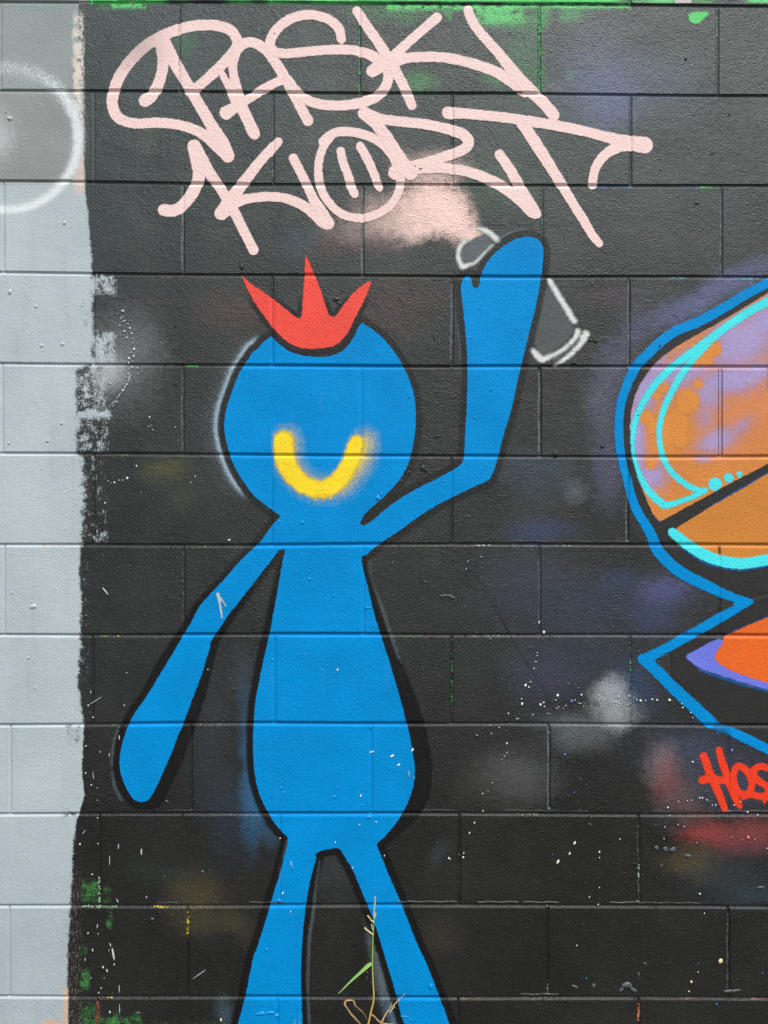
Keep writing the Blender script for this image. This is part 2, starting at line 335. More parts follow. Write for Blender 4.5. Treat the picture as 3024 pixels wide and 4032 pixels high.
def paint(name, c, s=0.12, k=0.25, scale=420.0, rough=0.5, strength=0.75, tone=0.10, soft=False, spec=0.3):
    """A film of spray paint: its edge and thin places come from the stored density 'dens' against fine droplets."""
    m = bpy.data.materials.new(name); m.use_nodes = True
    n = N(m.node_tree); bs = n.n['Principled BSDF']; out = n.n['Material Output']
    pos = n.new('ShaderNodeNewGeometry').outputs['Position']
    at = n.new('ShaderNodeAttribute', attribute_name='dens')
    op = n.new('ShaderNodeAttribute', attribute_name='op')
    dn = n.noise(pos, scale, 2.0, 0.6)
    if soft:                                   # separate droplets: fewer where the density is low
        q = n.math('MULTIPLY', n.math('MINIMUM', at.outputs['Fac'], 1.0), op.outputs['Fac'])
        u = n.math('MULTIPLY_ADD', n.math('SUBTRACT', dn, 0.5), 2.6, 0.5)
        al = n.rng(n.math('SUBTRACT', q, u), -0.06, 0.06)
    else:
        d = n.math('MULTIPLY_ADD', n.math('SUBTRACT', dn, 0.5), k * 2.0, at.outputs['Fac'])
        d = n.math('MULTIPLY_ADD', n.math('SUBTRACT', n.noise(pos, 85, 2.0, 0.6), 0.5), 0.5, d)
        al = n.math('MULTIPLY', n.rng(d, 0.5 - s, 0.5 + s), op.outputs['Fac'])
    big = n.noise(pos, 7, 3.0, 0.6)
    c2 = tuple(x * (1 - tone) for x in c[:3]) + (1,)
    col = n.mix(n.rng(big, 0.3, 0.7), c2, c)
    pit = n.rng(n.noise(pos, 500, 1.0, 0.5), 0.68, 0.80)
    col = n.mix(n.math('MULTIPLY', pit, 0.16), col, tuple(x * 0.45 for x in c[:3]) + (1,))
    thin = n.math('MULTIPLY', n.rng(n.noise(pos, 360, 2.0, 0.65), 0.60, 0.74), n.rng(n.noise(pos, 13, 3.0, 0.6), 0.48, 0.70))
    col = n.mix(n.math('MULTIPLY', thin, 0.30), col, tuple(x * 0.35 + 0.004 for x in c[:3]) + (1,))
    dust = n.math('MULTIPLY', n.rng(n.noise(n.vmul(pos, (60, 1, 9)), 1.0, 3.0, 0.6), 0.52, 0.80), n.rng(n.noise(pos, 5, 2.0, 0.5), 0.40, 0.65))
    col = n.mix(n.math('MULTIPLY', dust, 0.10), col, tuple(x * 0.72 + 0.13 for x in c[:3]) + (1,))
    n.put(bs.inputs['Base Color'], col)
    bs.inputs['Roughness'].default_value = rough
    bs.inputs['Specular IOR Level'].default_value = spec
    n.put(bs.inputs['Normal'], relief_in(n, strength).outputs[0])
    tr = n.new('ShaderNodeBsdfTransparent'); mx = n.new('ShaderNodeMixShader')
    n.put(mx.inputs[0], al); n.put(mx.inputs[1], tr.outputs[0]); n.put(mx.inputs[2], bs.outputs[0])
    n.put(out.inputs['Surface'], mx.outputs[0])
    return m

def plain(name, c1, c2, scale, rough=0.6, bump=0.0):
    m = bpy.data.materials.new(name); m.use_nodes = True
    n = N(m.node_tree); bs = n.n['Principled BSDF']
    pos = n.new('ShaderNodeNewGeometry').outputs['Position']
    f = n.noise(pos, scale, 4.0, 0.6)
    n.put(bs.inputs['Base Color'], n.mix(n.rng(f, 0.3, 0.7), c1, c2))
    bs.inputs['Roughness'].default_value = rough
    if bump:
        b = n.new('ShaderNodeBump'); b.inputs['Distance'].default_value = bump
        n.put(b.inputs['Height'], f); n.put(bs.inputs['Normal'], b.outputs[0])
    return m


# ------------------------------------------------------------------ ground
gm_ = plain('bare_ground', (0.07, 0.062, 0.05, 1), (0.16, 0.15, 0.13, 1), 14, 0.95, 0.02)
gd = link('ground', mesh('ground', [(-60, -60, 0), (60, -60, 0), (60, 60, 0), (-60, 60, 0)], [(0, 1, 2, 3)]), gm_)
tag(gd, kind='structure')

# ------------------------------------------------------------------ the block wall: courses, joints, blocks
KX = np.array([-4000, 0, 1008, 2016, 3024, 7000.])
JY = {0: (8.5, 11, 17.5, 25), 1: (356, 365, 370, 379), 2: (713.5, 727, 730, 733.6), 3: (1073.7, 1084.5, 1090.5, 1092), 4: (1431, 1441.5, 1444, 1445),
      5: (1784, 1792, 1799, 1799), 6: (2145.7, 2147, 2142, 2148), 7: (2500, 2499, 2499, 2503), 8: (2854, 2848, 2849.5, 2856), 9: (3206, 3202.5, 3204.5, 3207.7),
      10: (3568, 3565.6, 3564, 3571.7), 11: (3923, 3926, 3928, 3930), 12: (4280, 4281, 4282, 4285), 13: (4634, 4635, 4636, 4638),
      -1: (-346, -344, -339, -332), -2: (-701, -700, -696, -690), -3: (-1056, -1056, -1052, -1048)}
HX = {0: (3, 706, 1416, 2123.6, 2825.5), 1: (371, 1075, 1780, 2483), 2: (13, 721, 1428, 2136, 2841), 3: (368, 1072, 1781, 2477), 4: (9, 720, 1422, 2126.6, 2836),
      5: (368, 1069, 1778, 2470.6), 6: (17, 724.5, 1431, 2125, 2833), 7: (365, 1081, 1778, 2483), 8: (41, 752, 1461.5, 2162, 2869), 9: (393, 1102, 1808.6, 2516),
      10: (36.5, 740, 1458.5, 2157, 2869), 11: (383.5, 1092, 1805, 2516), 12: (20, 735, 1450, 2150, 2860), -1: (360, 1070, 1775, 2480), -2: (10, 715, 1420, 2130, 2836), -3: (362, 1066, 1772, 2478)}
XL, XR = -1500, 4520
C_LO, C_HI = -3, 12
def JL(k, x):
    v = JY[k]
    y = np.interp(x, KX, (v[0],) + v + (v[3],))
    ph = k * 1.7
    return y + 1.2 * np.sin(np.asarray(x) * 0.0046 + ph)
heads, hdepth, boff = {}, {}, {}
for c in range(C_LO, C_HI + 1):
    hs = list(HX[c])
    while hs[0] - 708 > XL: hs.insert(0, hs[0] - 708)
    while hs[-1] + 708 < XR: hs.append(hs[-1] + 708)
    heads[c] = np.array(hs)
    hdepth[c] = rng.uniform(0.0014, 0.0032, len(hs))
    boff[c] = rng.uniform(-0.0005, 0.0005, len(hs) + 1)
    if c in (3, 5): hdepth[c][int(np.argmin(np.abs(heads[c] - 368)))] = 0.0034
    if c in (2, 8): hdepth[c][int(np.argmin(np.abs(heads[c] - (1428 if c == 2 else 2162))))] = 0.0034
DG = 0.0039                       # depth of the tooled bed joint
U_LIP, U_IN, U_OUT, U_FACE = -8.5, -6.6, 0.8, 10.0
def face_depth(c, x, drow):
    """Depth of the wall face (metres into the wall) in course c at x, where the bed-joint profile alone gives drow."""
    x = np.asarray(x, float)
    hs = heads[c]
    i = np.clip(np.searchsorted(hs, x), 0, len(hs))
    d = np.array(boff[c])[i] * (drow < 1e-6)
    for q in (np.clip(i - 1, 0, len(hs) - 1), np.clip(i, 0, len(hs) - 1)):
        dx = np.abs(x - hs[q])
        d = np.maximum(d, np.interp(dx, [0, 2.5, 8.0], [1, 1, 0]) * hdepth[c][q] + np.minimum(d, 0))
    return np.maximum(d, drow) if np.ndim(drow) or drow > 1e-6 else d

wall = empty('block_wall', (0, 0, 0), 'painted concrete block wall, pale grey at one side and black beside it', 'wall', kind='thing')
def block_mat(c, xl, xr):
    return wall_material(xl - 30, float(JL(c, xl)) - 22, xr + 30, float(JL(c + 1, xr)) + 22)
def block(c, xl, xr, first, last):
    xs = [xl + 2.5, xl + 8] + [xl + (xr - xl) * t for t in (0.36, 0.66)] + [xr - 8, xr - 2.5]
    rows = [(c, U_OUT, DG), (c, U_FACE, 0.0), (c + 1, U_LIP, 0.0), (c + 1, U_IN, DG)]
    v, f = [], []
    nx = len(xs)
    for (k, u, d) in rows:
        for j, x in enumerate(xs):
            dd = float(face_depth(c, np.array([x]), d)[0] if d < 1e-6 else d)
            if c == C_LO and k == c: dd = 0.003
            v.append(W(x, float(JL(k, x)) + u, dd))
    for r in range(3):
        for j in range(nx - 1):
            p = r * nx + j
            f.append((p, p + nx, p + nx + 1, p + 1))
    ring = list(range(nx)) + [nx * 2 - 1, nx * 3 - 1] + list(range(nx * 4 - 1, nx * 3 - 1, -1)) + [nx * 2, nx]
    b0 = len(v)
    for i in ring: v.append(Vector((v[i].x, 0.055, v[i].z)))
    m_ = len(ring)
    for i in range(m_):
        j = (i + 1) % m_
        f.append((ring[i], ring[j], b0 + j, b0 + i))
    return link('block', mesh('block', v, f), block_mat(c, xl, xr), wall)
for c in range(C_LO, C_HI + 1):
    hs = [XL] + [x for x in heads[c] if XL + 60 < x < XR - 60] + [XR]
    for i in range(len(hs) - 1):
        block(c, hs[i], hs[i + 1], i == 0, i == len(hs) - 2)
# mortar: one bed joint per course, and the short head joints as one piece
for k in range(C_LO + 1, C_HI + 1):
  for (ga, gb) in ((XL + 2, 0), (0, 1000), (1000, 2040), (2040, 3040), (3040, XR)):
    xs = np.linspace(ga, gb, max(3, int((gb - ga) / 40)))
    v, f = [], []
    for x in xs:
        y = float(JL(k, x))
        wob = 0.0004 * math.sin(x * 0.031 + k) + 0.0003 * math.sin(x * 0.09 + 2 * k)
        for u, d in ((-7.6, 0.03), (-6.9, DG + 0.0002), (-2.0, DG + 0.0006 + wob), (1.2, DG + 0.0002), (1.7, 0.03)):
            v.append(W(x, y + u, d))
    for i in range(len(xs) - 1):
        for j in range(4):
            p = i * 5 + j
            f.append((p, p + 1, p + 6, p + 5))
    link('mortar_bed', mesh('mortar_bed', v, f), wall_material(ga, float(JL(k, ga)) - 16, gb, float(JL(k, gb)) + 16), wall)
for c in range(C_LO, C_HI + 1):
    for i, x in enumerate(heads[c]):
        if not XL + 60 < x < XR - 60: continue
        d = hdepth[c][i] + 0.0003
        v, f = [], []
        y0, y1 = float(JL(c, x)) + 3.5, float(JL(c + 1, x)) - 6.8
        b = len(v)
        for (xx, dd) in ((x - 3.4, 0.03), (x - 3.2, d), (x + 3.2, d), (x + 3.4, 0.03)):
            v += [W(xx, y0, dd), W(xx, y1, dd)]
        f += [(b, b + 1, b + 3, b + 2), (b + 2, b + 3, b + 5, b + 4), (b + 4, b + 5, b + 7, b + 6)]
        link('mortar_head', mesh('mortar_head', v, f), block_mat(c, heads[c][i - 1] if i and heads[c][i - 1] > XL + 60 else XL, x), wall)

# ------------------------------------------------------------------ shapes as distance rasters, and the films built from them
class Raster:
    def __init__(self, x0, y0, x1, y1, step=4.0, far=160.0):
        self.x0, self.y0, self.st, self.far = x0, y0, step, far
        self.xs, self.ys = np.arange(x0, x1 + step, step), np.arange(y0, y1 + step, step)
        self.d = np.full((len(self.ys), len(self.xs)), -far)          # > 0 inside
    def win(self, xa, ya, xb, yb):
        i0, i1 = np.searchsorted(self.xs, xa), np.searchsorted(self.xs, xb)
        j0, j1 = np.searchsorted(self.ys, ya), np.searchsorted(self.ys, yb)
        return slice(j0, j1), slice(i0, i1)
    def seg(self, p, q, ra, rb, pad=None):
        pad = (self.far if pad is None else pad) + max(ra, rb)
        w = self.win(min(p[0], q[0]) - pad, min(p[1], q[1]) - pad, max(p[0], q[0]) + pad, max(p[1], q[1]) + pad)
        if w[0].start >= w[0].stop or w[1].start >= w[1].stop: return
        X, Y = np.meshgrid(self.xs[w[1]], self.ys[w[0]])
        dx, dy = q[0] - p[0], q[1] - p[1]
        t = np.clip(((X - p[0]) * dx + (Y - p[1]) * dy) / (dx * dx + dy * dy + 1e-9), 0, 1)
        dd = (ra + (rb - ra) * t) - np.hypot(X - p[0] - t * dx, Y - p[1] - t * dy)
        self.d[w] = np.maximum(self.d[w], dd)
    def stroke(self, pts, width=None, pad=70.0, smooth=True):
        pts = [tuple(p) if len(p) > 2 else (p[0], p[1], width) for p in pts]
        if smooth: pts = spline(pts)
        for a_, b_ in zip(pts[:-1], pts[1:]): self.seg(a_, b_, a_[2] / 2, b_[2] / 2, pad)
        return self
    def poly(self, pts, it=2):
        pts = chaikin(pts, it) if it else list(pts)
        b = Raster.__new__(Raster); b.__dict__.update(self.__dict__); b.d = np.full_like(self.d, -self.far)
        P = pts + [pts[0]]
        for a_, b_ in zip(P[:-1], P[1:]): b.seg(a_, b_, 0, 0)
        A = np.array(P)
        ins = np.zeros(b.d.shape, bool)
        for r, y in enumerate(self.ys):
            y = y + 1e-4
            c1 = (A[:-1, 1] <= y) != (A[1:, 1] <= y)
            if not c1.any(): continue
            e = np.where(c1)[0]
            xc = A[e, 0] + (y - A[e, 1]) * (A[e + 1, 0] - A[e, 0]) / (A[e + 1, 1] - A[e, 1])
            ins[r] = (np.searchsorted(np.sort(xc), self.xs) % 2) == 1
        self.d = np.maximum(self.d, np.where(ins, -b.d, b.d))
        return self
    def at(self, x, y):
        fx = np.clip((x - self.x0) / self.st, 0, len(self.xs) - 1.001); fy = np.clip((y - self.y0) / self.st, 0, len(self.ys) - 1.001)
        i, j = fx.astype(int), fy.astype(int)
        u, v_ = fx - i, fy - j
        d = self.d
        return (d[j, i] * (1 - u) + d[j, i + 1] * u) * (1 - v_) + (d[j + 1, i] * (1 - u) + d[j + 1, i + 1] * u) * v_
def chaikin(p, it):
    for _ in range(it):
        q = []
        for a_, b_ in zip(p, p[1:] + p[:1]):
            q += [(a_[0] * .75 + b_[0] * .25, a_[1] * .75 + b_[1] * .25), (a_[0] * .25 + b_[0] * .75, a_[1] * .25 + b_[1] * .75)]
        p = q
    return p
def spline(p, n_=6):
    if len(p) < 3: return p
    P = [p[0]] + list(p) + [p[-1]]
    out = []
    for i in range(1, len(P) - 2):
        a_, b_, c_, d_ = (np.array(P[i + k]) for k in (-1, 0, 1, 2))
        for t in np.arange(n_) / n_:
            out.append(tuple(0.5 * (2 * b_ + (c_ - a_) * t + (2 * a_ - 5 * b_ + 4 * c_ - d_) * t * t + (3 * b_ - a_ - 3 * c_ + d_) * t ** 3)))
    return out + [tuple(p[-1])]

def film(name, dens, bbox, layer, mat, parent, op=None, step=5.0, cut=0.2):
    """A thin film that follows blocks and joints. dens(x, y) is about 1 inside and 0 outside; cells below cut are not built."""
    x0, y0, x1, y1 = bbox
    xs = np.arange(x0, x1 + step, step)
    ly, ld, lc = [], [], []
    for c in range(C_LO, C_HI + 1):
        t, b = JL(c, xs), JL(c + 1, xs)
        if b.max() < y0 - 10 or t.min() > y1 + 10: continue
        rows = [(t, 0.0, DG), (t, U_OUT, DG), (t, U_FACE * .5, DG * .5), (t, U_FACE, 0.0)]
        n_ = max(2, int((b.mean() - t.mean()) / step))
        for q in range(1, n_):
            rows.append((t + U_FACE + (b + U_LIP - t - U_FACE) * q / n_, 0.0, 0.0))
        rows += [(b, U_LIP, 0.0), (b, U_IN, DG)]
        for (yy, u, d) in rows:
            ly.append(yy + u); lc.append(c); ld.append(d)
    ly = np.array(ly)
    keep_rows = (ly.max(1) > y0 - step * 2) & (ly.min(1) < y1 + step * 2)
    idx = np.where(keep_rows)[0]
    ly, ld, lc = ly[idx], [ld[i] for i in idx], [lc[i] for i in idx]
    X = np.broadcast_to(xs, ly.shape)
    D = dens(X, ly)
    Y = np.array([face_depth(c, xs, 0.0) if d < 1e-6 else np.full(len(xs), d) for c, d in zip(lc, ld)])
    Y = Y - (0.0003 + 0.0001 * layer)
    M = np.maximum(np.maximum(D[:-1, :-1], D[1:, :-1]), np.maximum(D[:-1, 1:], D[1:, 1:])) > cut
    jj, ii = np.where(M)
    if len(jj) == 0: return None
    nx = len(xs)
    q = np.stack([jj * nx + ii, (jj + 1) * nx + ii, (jj + 1) * nx + ii + 1, jj * nx + ii + 1], 1)
    used, inv = np.unique(q, return_inverse=True)
    q = inv.reshape(q.shape)
    co = np.stack([(X.ravel()[used] - CX) * K, Y.ravel()[used], CZ - (ly.ravel()[used] - CY) * K], 1)
    me = bpy.data.meshes.new(name)
    me.vertices.add(len(co)); me.vertices.foreach_set('co', co.ravel())
    me.loops.add(q.size); me.loops.foreach_set('vertex_index', q.ravel())
    me.polygons.add(len(q)); me.polygons.foreach_set('loop_start', np.arange(0, q.size, 4))
    me.update(calc_edges=True)
    at = me.attributes.new('dens', 'FLOAT', 'POINT'); at.data.foreach_set('value', D.ravel()[used].astype(np.float32))
    o_ = np.ones(len(used)) if op is None else (np.full(len(used), float(op)) if np.isscalar(op) else op(X.ravel()[used], ly.ravel()[used]))
    at = me.attributes.new('op', 'FLOAT', 'POINT'); at.data.foreach_set('value', o_.astype(np.float32))
    me.validate()
    return link(name, me, mat, parent)
def crisp(r, width=14.0):
    return lambda x, y: 0.5 + r.at(x, y) / width
def bb(pts, pad=60):
    A = np.array([p[:2] for p in pts]); return (A[:, 0].min() - pad, A[:, 1].min() - pad, A[:, 0].max() + pad, A[:, 1].max() + pad)
def strokes(name, lst, layer, mat, parent, width=14.0, pad=60, op=None, step=5.0, cut=0.2, poly=None):
    allp = [p for s_ in lst for p in s_] + (poly or [])
    b = bb(allp, pad)
    r = Raster(*b, step=3.0, far=pad)
    for s_ in lst: r.stroke(s_, pad=pad)
    if poly: r.poly(poly)
    return film(name, crisp(r, width), b, layer, mat, parent, op, step, cut)
def sm(x, a_, b_):
    t = np.clip((x - a_) / (b_ - a_), 0, 1); return t * t * (3 - 2 * t)

# ------------------------------------------------------------------ the blue figure
BLUE = paint('blue_spray_paint', (0.0, 0.268, 0.650, 1), k=0.12, tone=0.13, spec=0.1)
RED = paint('red_spray_paint', lin(240, 78, 62, 1.0), k=0.2)
YEL = paint('yellow_spray_paint', lin(255, 222, 38, 1.0), s=0.30, k=0.30, scale=380)
YELS = paint('yellow_overspray', lin(255, 222, 38, .95), soft=True, scale=950)
BLK = paint('black_spray_paint', (0.0065, 0.0065, 0.0062, 1), s=0.45, k=0.16, rough=0.42)
CHAR = paint('charcoal_spray_paint', (0.024, 0.0265, 0.023, 1), s=0.3, k=0.2, rough=0.45)
HALO = paint('pale_blue_overspray', lin(168, 192, 205, .9), soft=True, scale=950)
figp = (
    T(0, 1, [(1640, 615), (1590, 690), (1545, 760), (1500, 880), (1465, 980), (1447, 1100), (1462, 1200), (1500, 1330), (1560, 1440), (1610, 1510)])
    + T(1, 1, [(0, 1565), (100, 1640)]) + T(1, 2, [(150, 18), (158, 30), (150, 38), (100, 90), (60, 150), (10, 212)])
    + T(0, 2, [(1560, 310), (1490, 390), (1430, 460), (1340, 550), (1280, 625), (1240, 710), (1190, 790), (1150, 860), (1090, 960), (1000, 1110), (930, 1220), (870, 1300), (820, 1400), (790, 1500), (772, 1600)])
    + T(0, 3, [(775, 0), (785, 50), (810, 120), (850, 190), (880, 215), (920, 225), (960, 210), (990, 170), (1020, 110), (1050, 40)])
    + T(0, 2, [(1075, 1640), (1110, 1560), (1150, 1450), (1185, 1375), (1220, 1270), (1260, 1170), (1290, 1090), (1315, 1020), (1335, 950), (1350, 900), (1362, 872), (1357, 852), (1385, 800), (1430, 740), (1480, 660), (1540, 590), (1600, 510), (1650, 450)])
    + T(1, 2, [(60, 360), (110, 300), (140, 255), (150, 243), (186, 242), (189, 252), (183, 275), (170, 330), (150, 460), (125, 590), (105, 700), (85, 800), (55, 930), (30, 1040), (10, 1160)])
    + T(0, 2, [(1650, 1220), (1640, 1380), (1636, 1480), (1640, 1640)])
    + T(1, 3, [(0, 90), (20, 170), (60, 260), (100, 330), (150, 400), (203, 448), (210, 462), (205, 500), (180, 580), (160, 670), (130, 760), (100, 860), (75, 950), (40, 1060), (10, 1160)])
    + T(0, 3, [(1645, 1200), (1620, 1310), (1600, 1420), (1580, 1510), (1555, 1600)]) + [(934, 4045), (915, 4130), (900, 4215), (930, 4250), (1150, 4250), (1188, 4200), (1191, 4100)]
    + T(1, 3, [(300, 1659), (295, 1500), (290, 1380), (292, 1250), (300, 1100), (315, 950), (335, 800), (360, 690), (390, 590), (388, 575), (378, 567), (400, 546), (450, 530), (522, 520), (545, 527), (570, 570), (620, 650), (660, 740), (700, 840), (735, 920), (770, 1010), (800, 1110), (830, 1210), (860, 1310), (890, 1410), (915, 1500), (930, 1570), (960, 1659)])
    + [(1630, 4140), (1655, 4220), (1690, 4250), (1860, 4240), (1850, 4190), (1810, 4120)]
    + T(1, 3, [(1250, 1659), (1220, 1570), (1185, 1480), (1140, 1360), (1100, 1260), (1050, 1160), (1010, 1060), (975, 970), (940, 880), (900, 790), (860, 700), (830, 620), (800, 550), (781, 503), (784, 490), (795, 480), (840, 440), (890, 380), (940, 310), (980, 230), (1010, 150), (1025, 80)])
    + T(1, 2, [(1029, 1650), (1015, 1560), (1000, 1480), (985, 1400), (970, 1350), (940, 1230), (905, 1110), (870, 990), (835, 880), (805, 790), (770, 680), (745, 580), (720, 470), (695, 380), (685, 330), (681, 292), (690, 278), (712, 281), (722, 270), (760, 235), (830, 185), (920, 125), (1010, 60)])
    + T(1, 1, [(1105, 1650), (1180, 1605), (1290, 1550), (1400, 1495), (1490, 1460), (1515, 1440), (1540, 1380), (1570, 1290), (1600, 1160), (1630, 1060)])
    + T(2, 1, [(0, 1000), (40, 800), (90, 600), (120, 470), (150, 360), (175, 240), (195, 110), (205, 50)])
    + Zm(1750, 850, 2.552, [(1000, 340), (985, 290), (950, 245), (900, 217), (850, 208), (780, 214), (700, 238), (620, 285), (550, 340), (480, 400), (420, 480), (385, 550), (360, 620), (352, 680), (338, 715), (310, 730), (285, 715), (278, 680), (268, 630), (255, 600), (230, 595), (205, 610), (180, 650), (165, 690), (165, 760)])
    + T(1, 1, [(1340, 350), (1355, 500), (1367, 640), (1368, 800), (1362, 1000), (1352, 1180), (1346, 1300), (1340, 1325), (1325, 1350), (1280, 1380), (1200, 1425), (1100, 1475), (1000, 1525), (900, 1590), (820, 1650)])
    + T(1, 2, [(790, 25), (740, 65), (705, 86), (688, 88), (676, 80), (672, 66), (690, 30)])
    + T(1, 1, [(715, 1655), (780, 1600), (840, 1545), (920, 1460), (965, 1390), (1000, 1300), (1025, 1180), (1035, 1060), (1030, 940), (1005, 830), (965, 740), (930, 670), (880, 600), (820, 530), (760, 480), (712, 450), (685, 432), (678, 435), (660, 465), (630, 530), (590, 590), (540, 630), (470, 650), (380, 655), (300, 645), (220, 620), (160, 580), (120, 545), (106, 522), (98, 520), (60, 545), (0, 610)])
)
FIG = Raster(380, 860, 2260, 4330, 4.0, 150.0).poly(figp, 1)
fig = empty('painted_figure', W(1350, 4250, -0.001), 'bright blue cartoon figure painted on black blocks with one arm raised', 'painted figure', kind='thing')
FB = (390, 890, 2200, 4260)
def halo_d(x, y):
    s_ = FIG.at(x, y)
    side = sm(x, 1010, 940) * sm(y, 1330, 1440) * sm(y, 2010, 1900)
    side2 = sm(x, 1060, 990) * sm(y, 1290, 1350) * sm(y, 1440, 1400)
    d = np.where(s_ > -32, np.exp(-((s_ + 32) / 10.0) ** 2), np.exp(-((s_ + 32) / 12.0) ** 2) * 0.5 + 0.5 * np.exp((s_ + 32) / 34.0)) * 0.78 * np.maximum(side, side2)
    d = np.maximum(d, np.exp(-((s_ + 46) / 10.0) ** 2) * 0.42 * sm(y, 2860, 2900) * sm(x, 520, 470) * sm(y, 3180, 3100))
    return d
film('halo', halo_d, (720, 1280, 1080, 2030), 0, HALO, fig, op=0.95, cut=0.06)
def rim_d(x, y):
    s_ = FIG.at(x, y)
    wdt = 16 + 9 * sm(y, 2000, 2500)
    wdt = wdt + 40 * sm(x, 1480, 1560) * sm(y, 2350, 2900) * sm(y, 3330, 3180) + 12 * sm(y, 3250, 3350) * sm(y, 4000, 3300) * sm(x, 1500, 1560) * 0
    wdt = wdt + 22 * sm(y, 2400, 2900) * sm(x, 560, 640) * sm(x, 860, 800)
    return np.where(s_ > -2, 1.0, 0.5 + (s_ + wdt) / 22.0) * (s_ > -120)
def rim_op(x, y):
    return 0.35 + 0.63 * sm(y, 2050, 2600)
film('outline', lambda x, y: np.where(FIG.at(x, y) > 14, 0, rim_d(x, y)), FB, 1, BLK, fig, op=lambda x, y: rim_op(x, y) * sm(y, 1900, 2500), cut=0.1)
film('outline', lambda x, y: np.where((FIG.at(x, y) > 14) | (y > 2350), 0, 0.5 + (FIG.at(x, y) + 26) / 16.0), (820, 880, 2200, 2360), 2, CHAR, fig, op=lambda x, y: 0.42 * sm(y, 2340, 2000), cut=0.15)
film('body', crisp(FIG), FB, 3, BLUE, fig)
# pale guide lines left beside arm, hand and legs
GL = paint('pale_line_spray', lin(150, 172, 180, .9), s=0.35, k=0.3, scale=420)
Zc = lambda pts: Zm(1750, 850, 2.552, pts)
for gl_ in ([Zc([(318, 545, 10), (370, 450, 14), (450, 340, 16), (550, 240, 20), (650, 172, 18), (740, 140, 14), (830, 130, 6)]),
                       Zc([(905, 1130, 4), (880, 1290, 9), (850, 1420, 9), (815, 1570, 5)]),
                       Zc([(130, 1070, 4), (150, 1250, 14), (165, 1450, 14), (170, 1659, 12)]), Zc([(62, 690, 6), (72, 900, 10), (66, 1200, 12), (60, 1460, 6)])]): strokes('guide_line', [gl_], 1, GL, fig, width=10, op=0.45, pad=20)
for gl_ in ([T(1, 3, [(412, 600, 6), (385, 780, 9), (370, 930, 16), (345, 1120, 18), (335, 1400, 14), (345, 1659, 14)]), T(1, 2, [(735, 330, 16), (750, 440, 12), (830, 660, 16), (900, 880, 18), (940, 970, 8)]), T(0, 2, [(770, 1390, 8), (735, 1500, 14), (722, 1640, 16)]), T(0, 3, [(726, 30, 12), (745, 130, 16), (790, 210, 12)]), T(1, 3, [(205, 470, 8), (165, 620, 8), (150, 760, 8)])]): strokes('guide_line', [gl_], 2, GL, fig, width=16, op=0.24, pad=26)
# crown
crown = (T(0, 1, [(1558, 116), (1575, 140)]) + T(1, 1, [(-20, 190), (100, 268), (140, 302), (200, 350), (240, 385), (275, 405), (292, 402), (297, 385), (300, 330), (308, 230), (315, 110), (320, 0)]) + [(1204, 1000)]
         + T(1, 1, [(340, 30), (360, 80), (390, 145), (415, 210), (440, 290), (460, 355), (472, 382), (495, 394), (512, 392), (530, 370), (580, 300), (640, 230), (700, 180), (748, 160), (740, 190), (710, 265), (670, 345), (630, 420), (600, 490), (570, 530), (530, 570), (480, 590), (400, 600), (310, 600), (240, 580), (190, 545), (140, 500), (90, 440), (40, 370), (0, 315)]) + T(0, 1, [(1640, 290), (1600, 215)]))
b = bb(crown, 40)
r = Raster(*b, step=3.0, far=40).poly(crown, 1)
tag(film('crown', crisp(r), b, 5, RED, fig), 'red three pointed crown')
film('outline', lambda x, y: np.where(r.at(x, y) > 8, 0, 0.5 + (r.at(x, y) + 17) / 12) * (FIG.at(x, y) > -200), b, 4, CHAR, fig, op=lambda x, y: 0.85 * sm(y, 1150, 1220), cut=0.15)
# smile
smp = T(1, 1, [(178, 1198, 128), (182, 1280, 134), (205, 1360, 126), (262, 1440, 118), (340, 1492, 114), (430, 1508, 112), (510, 1472, 112), (570, 1405, 108), (610, 1330, 104), (634, 1255, 102), (648, 1208, 94)])
strokes('smile_overspray', [[(p[0] + 12 + 24 * (i > 5), p[1] - 2, p[2] * (1.12 + 0.3 * (i > 7))) for i, p in enumerate(smp)]], 4, YELS, fig, width=80, pad=60, op=0.62, cut=0.12)
tag(strokes('smile', [smp], 6, YEL, fig, width=30, pad=40), 'yellow curved smile')
strokes('smile_drips', [T(1, 1, [(385 + 24 * i, 1545, 16), (388 + 24 * i, 1560 + d_, 10)]) for i, d_ in enumerate((16, 4, 10, 2, 6))], 6.6, YEL, fig, width=12, pad=16)

